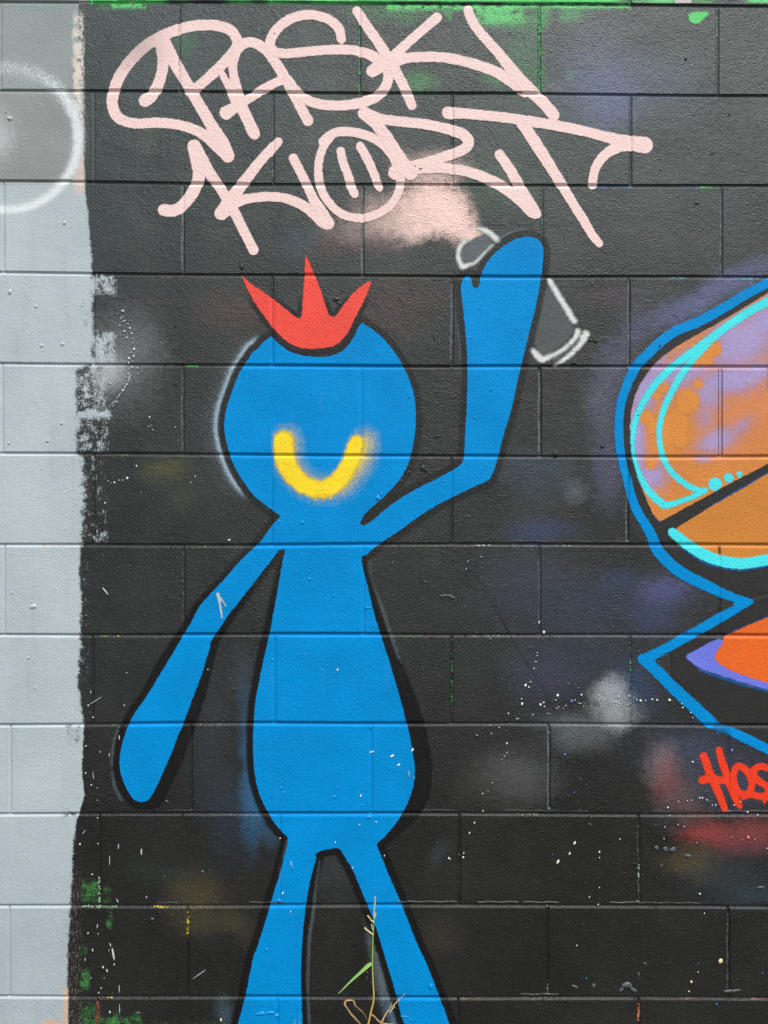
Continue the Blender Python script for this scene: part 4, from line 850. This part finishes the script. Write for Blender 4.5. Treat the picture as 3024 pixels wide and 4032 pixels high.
for (c_, r_, lst, mat) in (
    (1, 2, [(1215, 542, 26, 11), (1262, 548, 26, 12, 20), (1092, 450, 9, 8), (1212, 260, 8, 8), (880, 330, 9, 9), (1515, 822, 12, 9), (1352, 612, 7, 6)], LUMP),
    (2, 3, [(938, 520, 16, 14), (995, 528, 20, 14), (1042, 530, 20, 16), (1140, 572, 18, 14), (748, 1408, 34, 18, 12), (790, 1440, 22, 14, 40), (710, 1435, 26, 8, -40), (1400, 1447, 26, 10, -8), (1450, 1442, 28, 9, -10), (410, 1418, 24, 8, 20), (530, 1410, 14, 12), (1610, 775, 22, 9, -15), (822, 1340, 8, 14), (968, 634, 9, 7), (1062, 664, 8, 7), (932, 372, 8, 8), (508, 368, 9, 8), (448, 76, 9, 6), (240, 268, 14, 9), (812, 868, 18, 8), (862, 1266, 10, 6)], LUMP),
    (2, 1, [(545, 548, 12, 14), (515, 545, 20, 6), (590, 1232, 13, 11), (285, 1278, 16, 16), (960, 580, 9, 7), (405, 690, 16, 7), (820, 1030, 6, 5)], LUMPD),
    (1, 1, [(520, 280, 22, 18), (540, 305, 22, 8, 20), (1080, 1372, 20, 16), (1102, 1388, 12, 10), (990, 1400, 12, 10), (1172, 1165, 24, 6, -10), (935, 282, 8, 8), (1155, 528, 9, 8), (998, 215, 6, 6)], LUMPD),
    (2, 0, [(1128, 380, 9, 9), (1408, 740, 7, 7), (1302, 988, 14, 6, -30), (1200, 1312, 16, 6, 10), (965, 1098, 6, 5)], LUMPD), (0, 1, [(1563, 70, 16, 18), (1137, 450, 8, 8), (1135, 828, 8, 8)], LUMPD),
    (0, 0, [(64, 765, 14, 14), (106, 958, 6, 5), (38, 720, 7, 6), (418, 1440, 9, 12)], LUMPG), (0, 1, [(64, 230, 14, 14), (232, 325, 9, 8), (270, 580, 10, 7), (405, 570, 16, 7), (400, 1082, 8, 8), (58, 1210, 8, 8), (308, 1195, 10, 9)], LUMPG), (0, 2, [(185, 942, 8, 8), (215, 610, 24, 14), (75, 520, 8, 7), (1482, 182, 8, 8)], LUMPG),
    (1, 2, [(300, 68, 14, 10), (345, 432, 11, 11), (505, 538, 10, 8), (415, 602, 8, 7), (720, 618, 16, 9), (312, 920, 10, 8), (428, 1022, 10, 8), (105, 955, 10, 9), (740, 1392, 9, 10), (790, 124, 7, 7), (150, 62, 9, 7), (430, 130, 7, 6)], LUMPB),
    (1, 1, [(790, 1565, 18, 16), (808, 1540, 7, 14), (355, 885, 7, 7), (1210, 1455, 8, 7), (1395, 528, 8, 7), (1520, 862, 8, 7), (990, 910, 8, 7), (1035, 1545, 8, 6), (1440, 340, 7, 7), (1415, 1045, 8, 8)], LUMPB),
    (1, 3, [(1132, 1415, 12, 18), (505, 188, 14, 8), (688, 242, 9, 9), (165, 130, 10, 7), (182, 165, 7, 14), (530, 130, 9, 7), (70, 1175, 10, 10), (730, 320, 20, 9), (150, 860, 12, 9), (30, 1590, 36, 12), (90, 1585, 30, 12), (130, 1605, 18, 10), (960, 1610, 26, 6, 10), (1000, 1630, 16, 6, 40), (235, 650, 6, 22)], LUMPB),
    (1, 0, [(1067, 1085, 13, 11), (120, 212, 8, 8), (1030, 1070, 7, 6)], LUMPP), (0, 3, [(1310, 672, 11, 10), (985, 978, 9, 8), (1490, 310, 16, 9), (1065, 705, 7, 6), (890, 1588, 20, 8, -20)], LUMP)):
    for q in lst:
        p = T(c_, r_, [q[:2]])[0]
        lump(p[0], p[1], q[2] / S * 1.15, q[3] / S * 1.15, mat, q[4] if len(q) > 4 else 0.0)

# ragged lips where thick coats sagged over the low bed joints
for (k, x0, x1) in ((9, 1640, 1790), (9, 1990, 2320), (9, 2560, 3110), (10, 980, 1120), (10, 1560, 1800), (10, 1880, 2040), (10, 2400, 2760), (10, 620, 700), (10, 2060, 2200), (6, 2014, 2480), (9, 640, 760), (11, 2050, 2200)):
    xs = np.arange(x0, x1 + 1, 4.0)
    v, f = [], []
    for i, x in enumerate(xs):
        t = math.sin(math.pi * i / (len(xs) - 1)) ** 0.4
        hh = t * max(0.0, 0.0002 + 0.0006 * math.sin(x * 0.043 + k) + random.uniform(-.0008, .0008))
        y = float(JL(k, x)) - 13 + 1.2 * math.sin(x * .08 + 2 * k)
        for u, d in ((-4.0, 0.0012), (-1.2, -hh), (1.8, -hh), (4.5, 0.0012)):
            v.append(W(x, y + u, d - 0.0004))
    for i in range(len(xs) - 1):
        for j in range(3):
            p = i * 4 + j
            f.append((p, p + 1, p + 5, p + 4))
    link('paint_lip', mesh('paint_lip', v, f), LUMPD if k != 6 else LUMPD, wall)

# ------------------------------------------------------------------ spatters: thin domed drops of paint
DM = {'w': plain('white_paint_drop', lin(232, 232, 226, .95), lin(240, 240, 236, .95), 200, 0.5), 'p': plain('lilac_paint_drop', lin(128, 136, 226), lin(140, 148, 232), 200, 0.5), 'b': plain('blue_paint_drop', lin(50, 140, 220), lin(60, 150, 226), 200, 0.5), 'k': plain('pink_paint_drop', lin(240, 130, 120), lin(246, 140, 130), 200, 0.5), 'c': plain('cream_paint_drop', lin(222, 212, 170), lin(230, 220, 180), 200, 0.5), 'g': plain('grey_paint_drop', lin(176, 182, 184), lin(200, 206, 208), 200, 0.5)}
DME = {}
for k_, m_ in DM.items():
    v = [(0, -1, 0)] + [(0.75 * math.cos(t), -0.72, 0.75 * math.sin(t)) for t in np.linspace(0, 2 * math.pi, 9)[:-1]] + [(math.cos(t), 0.6, math.sin(t)) for t in np.linspace(0, 2 * math.pi, 9)[:-1]]
    f = [(0, 1 + (j + 1) % 8, 1 + j) for j in range(8)] + [(1 + j, 1 + (j + 1) % 8, 9 + (j + 1) % 8, 9 + j) for j in range(8)]
    DME[k_] = mesh('drop', v, f, True); DME[k_].materials.append(m_)
def drop(parent, px, py, a_, b_, rot, k_='w'):
    c = max(C_LO, max(k for k in range(C_LO, C_HI + 1) if float(JL(k, px)) <= py))
    u, un = py - float(JL(c, px)), py - float(JL(c + 1, px))
    dr = DG * 0.5 if (u < 5 or un > -6) else 0.0
    dp = float(face_depth(c, np.array([px]), 0.0)[0]) if dr == 0 else dr
    o = bpy.data.objects.new('drop', DME[k_])
    C.objects.link(o)
    o.parent = parent
    o.location = W(px, py, dp - 0.0016) - parent.location
    o.rotation_euler = (0, R(rot), 0)
    o.scale = (a_ * K * 0.82, 0.0010, b_ * K * 0.82)
def spatter(label, sets):
    p0 = T(sets[0][0], sets[0][1], [sets[0][2][0][:2]])[0]
    sp = empty('paint_spatter', W(p0[0], p0[1], -0.001), label, 'paint spatter', 'spatters of thrown paint on the wall', kind='thing')
    for (c_, r_, lst) in sets:
        for q in lst:
            x, y = T(c_, r_, [q[:2]])[0]
            rr, el, rot, kk = q[2] / S, (q[3] if len(q) > 3 else 1.15), (q[4] if len(q) > 4 else random.uniform(0, 180)), (q[5] if len(q) > 5 else 'w')
            drop(sp, x, y, rr, rr * el, rot, kk)
E = 28
spatter('white paint drops flung in a curving line beside the grey paint edge', [(0, 1, [(795, 355, 8), (793, 395, 4), (783, 405, 5), (805, 420, 6), (790, 425, 4), (776, 450, 5), (828, 440, 4), (841, 467, 7), (805, 487, 7), (853, 500, 6), (820, 528, 6), (860, 535, 4), (862, 562, 4), (868, 602, 8, 1.4, 0), (845, 625, 4), (866, 648, 5, 2, 0), (835, 662, 8), (860, 680, 4), (833, 690, 4, 2, 0), (833, 730, 4), (857, 720, 5), (830, 760, 3, 4, 10), (822, 830, 6), (838, 790, 3, 12, 16), (810, 850, 3, 9, 25), (795, 870, 8), (770, 905, 3, 12, 38), (735, 950, 3, 11, 48), (712, 974, 4), (755, 945, 4, 2, 40), (735, 970, 2, 9, 45), (740, 520, 4), (755, 375, 3), (890, 725, 5), (893, 760, 4), (968, 1042, 6), (963, 1102, 4), (979, 1095, 3), (988, 1125, 4), (1135, 1107, 4), (1152, 1192, 3), (883, 1358, 6), (823, 1437, 9), (740, 1465, 7), (793, 1450, 4), (770, 1450, 4), (718, 1468, 3), (700, 1455, 3, 2, 30), (1262, 1425, 4, 1.8, 20), (1235, 1465, 4), (912, 1530, 3), (680, 1597, 6)])])
spatter('white and lilac paint drops strung along the black blocks near the blue corner', [(2, 2, [(90, 1120, 9, 1.4, 20), (123, 1098, 5), (112, 1132, 6), (165, 910, 4), (166, 928, 4), (157, 968, 5), (146, 1012, 5), (298, 1185, 10), (287, 1215, 4), (68, 1240, 8, 1.6, 15), (64, 1208, 5), (187, 1245, 9), (207, 1232, 6), (212, 1258, 5), (388, 1222, 9, 1.1, 0, 'p'), (410, 1215, 4), (435, 1235, 4), (447, 1238, 4), (452, 1182, 7), (432, 1137, 5, 1, 0, 'p'), (334, 1268, 5, 1, 0, 'p'), (350, 1252, 4), (303, 1258, 4), (292, 1270, 4), (566, 1184, 4), (564, 1217, 4), (571, 1235, 4), (693, 1192, 6), (663, 1225, 4), (677, 1230, 4), (695, 1238, 4), (655, 1242, 3), (760, 1190, 5), (770, 1237, 4), (755, 1245, 4), (808, 1213, 5), (834, 1219, 10, 0.9, 0), (866, 1218, 4), (909, 1211, 7), (940, 1215, 7), (1021, 1215, 10), (1100, 1240, 4), (1106, 1264, 6), (1158, 1297, 5), (1170, 1330, 4), (209, 777, 10), (32, 1337, 4), (43, 1335, 4), (137, 1310, 5), (233, 1303, 3), (345, 1565, 7, 1.1, 0, 'p'), (1425, 1540, 8, 1.4, 0, 'p'), (1332, 1430, 5, 1, 0, 'b'), (1170, 1615, 7), (178, 716, 5, 2, 0), (365, 1106, 3), (465, 1255, 3), (246, 1305, 3)])])
spatter('white paint flecks slanting across the blue belly and the black beside it', [(1, 2, [(527, 1020, 6, 1.9, E), (740, 1555, 6, 1.5, 40), (755, 1550, 6, 1.5, 40), (880, 1577, 9, 1.9, 55), (922, 1635, 7, 2, 50), (1012, 1538, 8, 2, E), (1632, 1302, 6), (1428, 1442, 4), (1522, 1432, 4), (1572, 1393, 4), (1512, 1378, 4), (1622, 1495, 5, 2.2, E), (1605, 1578, 4), (1622, 1558, 4), (1590, 1598, 3), (1455, 290, 4), (1370, 318, 4), (1360, 368, 4)]), (1, 3, [(677, 182, 6, 1.9, E), (777, 352, 4, 1.8, E), (670, 370, 4, 1.8, E), (513, 484, 4, 2, 0), (625, 647, 4, 2, E), (830, 570, 4, 2, E), (173, 812, 5, 2.6, E), (223, 932, 4, 2, E), (228, 620, 3, 6, -5), (155, 460, 6, 1, 0, 'c'), (1412, 357, 5, 1.8, E), (1380, 423, 5, 1.8, E), (1465, 168, 4, 1.6, E), (1500, 150, 3), (1528, 98, 3, 1.6, E), (1467, 280, 4, 1.7, E), (1343, 553, 4, 2, E), (1340, 580, 7), (1247, 585, 7), (1255, 592, 4), (1022, 65, 3, 1.8, E), (988, 40, 2, 14, -6)])])
spatter('white and cream paint flecks low on the black blocks under the scarlet lettering', [(2, 3, [(408, 488, 8, 1.9, E), (375, 556, 6, 1.9, E), (300, 609, 9, 2.1, E), (568, 545, 6, 1.6, E), (568, 582, 4), (700, 462, 4, 1.6, E), (568, 776, 4), (503, 837, 4, 1.6, E), (560, 885, 4, 1.6, E), (230, 897, 4), (1010, 258, 6), (403, 160, 5, 1.1, 0, 'b'), (265, 562, 3, 2, 10, 'b'), (1217, 815, 7), (1530, 450, 11, 1.1, 0, 'k'), (1490, 465, 4, 1, 0, 'k'), (1423, 450, 5, 1, 0, 'k'), (1572, 463, 5, 1, 0, 'k'), (1247, 942, 4, 1.7, 10), (1352, 1250, 17, 1.15, 20, 'c'), (1162, 1385, 9, 1.2, 0, 'c'), (1147, 1447, 6, 1, 0, 'c'), (1325, 1530, 5, 2, 0, 'b'), (483, 1362, 4, 2, 0, 'b'), (1206, 1268, 3, 2, 0, 'b'), (1622, 1328, 4, 1.4, 0, 'b'), (422, 1150, 4), (1205, 1322, 4), (1216, 196, 6), (1233, 195, 6), (1262, 208, 5), (1135, 212, 4), (1162, 210, 4), (1078, 217, 4), (1297, 243, 4), (1320, 240, 4), (1318, 246, 3), (1440, 243, 9, 1, 0, 'k'), (1482, 222, 8, 1, 0, 'k'), (1526, 287, 6), (1076, 368, 4), (1115, 380, 4), (990, 383, 4), (1025, 312, 3, 2, 40), (985, 460, 4), (1198, 485, 3), (1593, 308, 4, 2, 40), (1650, 522, 4)])])
spatter('pale grey paint flicks and streaks low beside the grey paint edge', [(0, 3, [(915, 545, 6, 4.5, 0, 'g'), (710, 600, 3, 14, 2, 'g'), (767, 510, 4, 6, 4, 'g'), (733, 1205, 8, 6.5, -10, 'g'), (740, 1272, 4, 2.5, 20, 'g'), (715, 1145, 3, 5, -25, 'g'), (518, 495, 6, 1.3, 0), (635, 492, 4, 1.5, 0), (630, 1025, 4, 4.5, 10, 'g'), (636, 1075, 3, 2, 0, 'g'), (600, 1180, 6, 2, -5, 'g'), (570, 1070, 6, 1.6, 30, 'g'), (668, 1290, 6, 2, -25, 'g'), (693, 1312, 5, 3, -20, 'g'), (773, 1430, 3, 11, -3, 'g'), (775, 1560, 3, 14, 0, 'g'), (543, 418, 3, 7, 35, 'g'), (948, 838, 4, 3, 12, 'g'), (1430, 1630, 8, 1.7, 0, 'c'), (597, 690, 6, 1.2, 60, 'g'), (552, 1240, 3, 5, 0, 'g'), (640, 1455, 5, 1.6, 20, 'g'), (655, 1425, 4, 2, 20, 'g'), (712, 1580, 5, 2.6, -20, 'g'), (760, 860, 3, 6, -25, 'g'), (1290, 1335, 2, 34, 55, 'g'), (705, 1180, 3, 3, 20, 'g'), (675, 1360, 3, 2, 10, 'g'), (590, 1360, 3, 3, 10, 'g'), (555, 35, 4, 2, 10), (605, 50, 2, 16, -8, 'g'), (632, 325, 4), (592, 112, 4, 2, 20), (1078, 215, 4, 1.4, 0, 'g'), (630, 130, 3), (632, 210, 3)]), (0, 2, [(683, 512, 5, 8, -38, 'g'), (620, 1220, 3, 20, 58, 'g'), (572, 1250, 5, 1.5, 0, 'w'), (773, 1458, 4, 5, 0, 'g'), (708, 1570, 4, 4, 8, 'g'), (557, 1512, 5, 1.2, 0), (588, 1165, 3, 4, 10), (600, 1330, 7, 1, 0, 'g'), (820, 1040, 4), (805, 1250, 4, 1.6, 0), (1345, 1018, 4), (650, 1550, 3, 2, 0)])])
arr = empty('paint_scrape', W(868, 2390, -0.001), 'pale arrow shaped scrape on the blue lowered arm', 'scrape mark', kind='thing')
strokes('scrape_line', [T(0, 2, [(1408, 530, 20), (1420, 575, 14), (1430, 640, 12), (1437, 682, 8)]), T(0, 2, [(1415, 545, 12), (1440, 575, 10), (1461, 606, 5)])], 4.2, paint('pale_scrape', lin(196, 208, 204, .95), s=0.2, k=0.3), arr, width=8, pad=14, step=3.0)

# ------------------------------------------------------------------ weeds before the wall
def grad_leaf(name, c1, c2, z0, z1):
    m = bpy.data.materials.new(name); m.use_nodes = True
    n = N(m.node_tree); bs = n.n['Principled BSDF']
    pos = n.new('ShaderNodeNewGeometry').outputs['Position']
    sp = n.new('ShaderNodeSeparateXYZ'); n.put(sp.inputs[0], pos)
    f = n.math('MULTIPLY_ADD', n.math('SUBTRACT', n.noise(pos, 180, 2), 0.5), 0.5, n.rng(sp.outputs[2], z0, z1, 0, 1, 'LINEAR'))
    n.put(bs.inputs['Base Color'], n.mix(f, c1, c2)); bs.inputs['Roughness'].default_value = 0.55
    return m
STEM = grad_leaf('grass_stem', lin(214, 178, 92, .95), lin(150, 186, 84, .95), 0.24, 0.36)
LEAF = grad_leaf('grass_blade', lin(126, 178, 86, .95), lin(150, 196, 104, .95), 0.2, 0.4)
SEED = plain('grass_seed', lin(196, 188, 132, .95), lin(222, 214, 160, .95), 700, 0.7)
DRY = plain('dry_grass', lin(206, 166, 112, .95), lin(226, 192, 136, .95), 120, 0.7)
def tube(pts, rad, ns=6):
    v, f = [], []
    pts = [Vector(p) for p in pts]
    for i, p in enumerate(pts):
        t = (pts[min(i + 1, len(pts) - 1)] - pts[max(i - 1, 0)]).normalized()
        s_ = t.cross(Vector((0, 1, 0)))
        if s_.length < 1e-4: s_ = Vector((1, 0, 0))
        s_.normalize(); u = s_.cross(t)
        q = rad[i] if hasattr(rad, '__len__') else rad
        for j in range(ns):
            a_ = 2 * math.pi * j / ns
            v.append(p + (s_ * math.cos(a_) + u * math.sin(a_)) * q)
    for i in range(len(pts) - 1):
        for j in range(ns):
            f.append((i * ns + j, i * ns + (j + 1) % ns, (i + 1) * ns + (j + 1) % ns, (i + 1) * ns + j))
    f += [tuple(range(ns - 1, -1, -1)), tuple(range((len(pts) - 1) * ns, len(pts) * ns))]
    return v, f
def blade(pts, wid, fold=0.35):
    v, f = [], []
    pts = [Vector(p) for p in pts]
    for i, p in enumerate(pts):
        t = (pts[min(i + 1, len(pts) - 1)] - pts[max(i - 1, 0)]).normalized()
        s_ = t.cross(Vector((0.25, 1, 0.15))).normalized(); u = s_.cross(t)
        v += [p + s_ * wid[i] - u * wid[i] * fold, p + u * 0.0002, p - s_ * wid[i] - u * wid[i] * fold]
    for i in range(len(pts) - 1):
        for j in range(2):
            f.append((i * 3 + j, i * 3 + j + 1, (i + 1) * 3 + j + 1, (i + 1) * 3 + j))
    return v, f
ZP = lambda pts: Zm(1250, 3500, 3.318, pts)
def seeds(lst, d):
    v, f = [], []
    for (x, y, ln, wd, rot) in lst:
        c0 = front(*ZP([(x, y)])[0], d)
        ax = Vector((math.sin(R(rot)), 0, math.cos(R(rot))))
        ring_ = [(-1, .15), (-.4, .9), (.3, 1), (1, .1)]
        vv, ff = tube([c0 + ax * t * ln * K / 3.318 for t, _ in ring_], [w_ * wd * K / 3.318 for _, w_ in ring_], 5)
        b_ = len(v); v += vv; f += [tuple(i + b_ for i in q) for q in ff]
    return v, f
D1 = 0.05
root = front(1450, 4060, D1); root.z = 0
grass = empty('grass_stalk', root, 'tall thin green grass stalk with pale seed head before the blue leg', 'grass stalk', kind='thing')
sp_ = spline(ZP([(640, 1900), (665, 1765), (700, 1600), (735, 1440), (728, 1250), (718, 1000), (722, 700), (730, 560), (738, 400), (745, 250), (752, 100)]), 4)
st3 = [(root.x, root.y, 0.0)] + [front(p[0], p[1], D1) for p in sp_]
link('stem', mesh('stem', *tube(st3, list(np.linspace(9, 2.2, len(st3)) * K / 3.318 * 1.55)), True), STEM, grass)
lf = spline(ZP([(722, 965), (690, 975), (640, 1015), (560, 1090), (450, 1190), (350, 1290), (270, 1370)]), 3)
n_ = len(lf)
link('leaf', mesh('leaf', *blade([front(p[0], p[1], D1 + 0.012 * i / n_) for i, p in enumerate(lf)], [max(0.4, 24 * min(1, 0.35 + i / 4.0) * (1 - (max(0, i - 6) / (n_ - 5)) ** 0.9)) * K / 3.318 for i in range(n_)]), True), LEAF, grass)
sl = []
for (xa, ya, xb_, yb_, m_, rr) in ((752, 110, 738, 380, 22, 9), (722, 600, 615, 510, 9, 12), (730, 440, 660, 352, 8, 10), (722, 540, 706, 465, 6, 9), (745, 380, 765, 320, 5, 8)):
    for i in range(m_):
        t = (i + .5) / m_
        sl.append((xa + (xb_ - xa) * t + random.uniform(-6, 6), ya + (yb_ - ya) * t + random.uniform(-4, 4), rr * random.uniform(1.3, 1.9), rr * random.uniform(.6, .9), math.degrees(math.atan2(xb_ - xa, -(yb_ - ya))) + random.uniform(-35, 35) + (180 if m_ == 22 else 0)))
link('seed_head', mesh('seed_head', *seeds(sl, D1), True), SEED, grass)
for br in ([(722, 605), (670, 560), (615, 510)], [(734, 445), (700, 400), (660, 350)]):
    pts_ = [front(*p, D1) for p in ZP(br)]
    link('branch', mesh('branch', *tube(pts_, [0.0004, 0.0003, 0.0002], 5), True), SEED, grass)

D2 = 0.075
dr = empty('dry_grass_blade', Vector((front(1520, 4060, D2).x, -D2, 0)), 'curled tan dead grass blade looping at the foot of the wall', 'dry grass', kind='thing')
dp = spline(ZP([(690, 2010), (640, 1860), (570, 1765), (500, 1680), (430, 1605), (380, 1530), (362, 1490), (375, 1455), (410, 1440), (460, 1445), (488, 1475), (500, 1520), (545, 1560), (590, 1600), (625, 1650), (648, 1705)]), 4)
n_ = len(dp)
pd_ = [Vector((front(1450, 4060, D2).x, -D2, 0))] + [front(p[0], p[1], D2 + 0.02 * math.sin(i / n_ * 3.1)) for i, p in enumerate(dp)]
link('blade', mesh('blade', *blade(pd_, [(16 if i < 44 else 14 - (i - 44) * .6) * (0.55 + 0.35 * abs(math.sin(i * 0.33))) * K / 3.318 for i in range(len(pd_))], 0.8), True), DRY, dr)
d3 = empty('dry_grass_blade', Vector((front(1560, 4060, D2).x, -D2 - .02, 0)), 'short tan dead grass blade bent behind the green stalk', 'dry grass', kind='thing')
dp = spline(ZP([(700, 1630), (740, 1650), (790, 1705), (860, 1745), (930, 1755), (1010, 1765), (1100, 1830)]), 4)
pd_ = [front(p[0], p[1], D2) for p in dp] + [Vector((front(1610, 4100, D2).x, -D2, 0.0))]
link('blade', mesh('blade', *blade(pd_, [(7 + 5 * abs(math.sin(i * .5))) * K / 3.318 for i in range(len(pd_))], 0.8), True), DRY, d3)
D4 = 0.06
g2 = empty('grass_stalk', Vector((front(1480, 4060, D4).x, -D4, 0)), 'short yellow grass stalk with small seed head leaning over the blue leg', 'grass stalk', kind='thing')
s4 = spline(ZP([(700, 2000), (760, 1880), (825, 1765), (880, 1650), (930, 1580), (990, 1520), (1060, 1450), (1150, 1360)]), 4)
link('stem', mesh('stem', *tube([Vector((front(1480, 4060, D4).x, -D4, 0))] + [front(p[0], p[1], D4) for p in s4], list(np.linspace(9, 1.6, len(s4) + 1) * K / 3.318), 6), True), STEM, g2)
s5 = spline(ZP([(840, 1740), (890, 1640), (945, 1560), (980, 1465)]), 4)
link('leaf', mesh('leaf', *blade([front(p[0], p[1], D4 + .004) for p in s5], list(np.linspace(9, 1.0, len(s5)) * K / 3.318)), True), DRY, g2)
sl = []
for (xa, ya, xb_, yb_, m_, rr) in ((940, 1620, 1000, 1545, 7, 12), (985, 1530, 1075, 1440, 9, 10)):
    for i in range(m_):
        t = (i + .5) / m_
        sl.append((xa + (xb_ - xa) * t + random.uniform(-7, 7), ya + (yb_ - ya) * t + random.uniform(-5, 5), rr * random.uniform(1.1, 1.6), rr * random.uniform(.4, .6), 40 + random.uniform(-20, 20)))
link('seed_head', mesh('seed_head', *seeds(sl, D4), True), SEED, g2)
tf = empty('grass_tuft', Vector((front(1165, 4060, 0.06).x, -0.06, 0)), 'small tuft of green blades at the foot of the wall under the blue leg', 'grass tuft', kind='thing')
for i, (xt, yt, xo) in enumerate(((1163, 4010, -6), (1178, 3995, 4), (1182, 4022, 8), (1150, 4026, -14))):
    p2, p0_ = front(xt, yt, 0.06 + .006 * i), Vector((front(1168 + xo * .3, 4100, 0.06).x, -0.06 - .006 * i, 0))
    link('blade', mesh('blade', *blade([p0_.lerp(p2, t) + Vector((0.004 * math.sin(t * 3) * (1 if i % 2 else -1), 0, 0)) for t in np.linspace(0, 1, 7)], [0.0022, .0022, .002, .0018, .0014, .0009, .0002]), True), LEAF if i else STEM, tf)
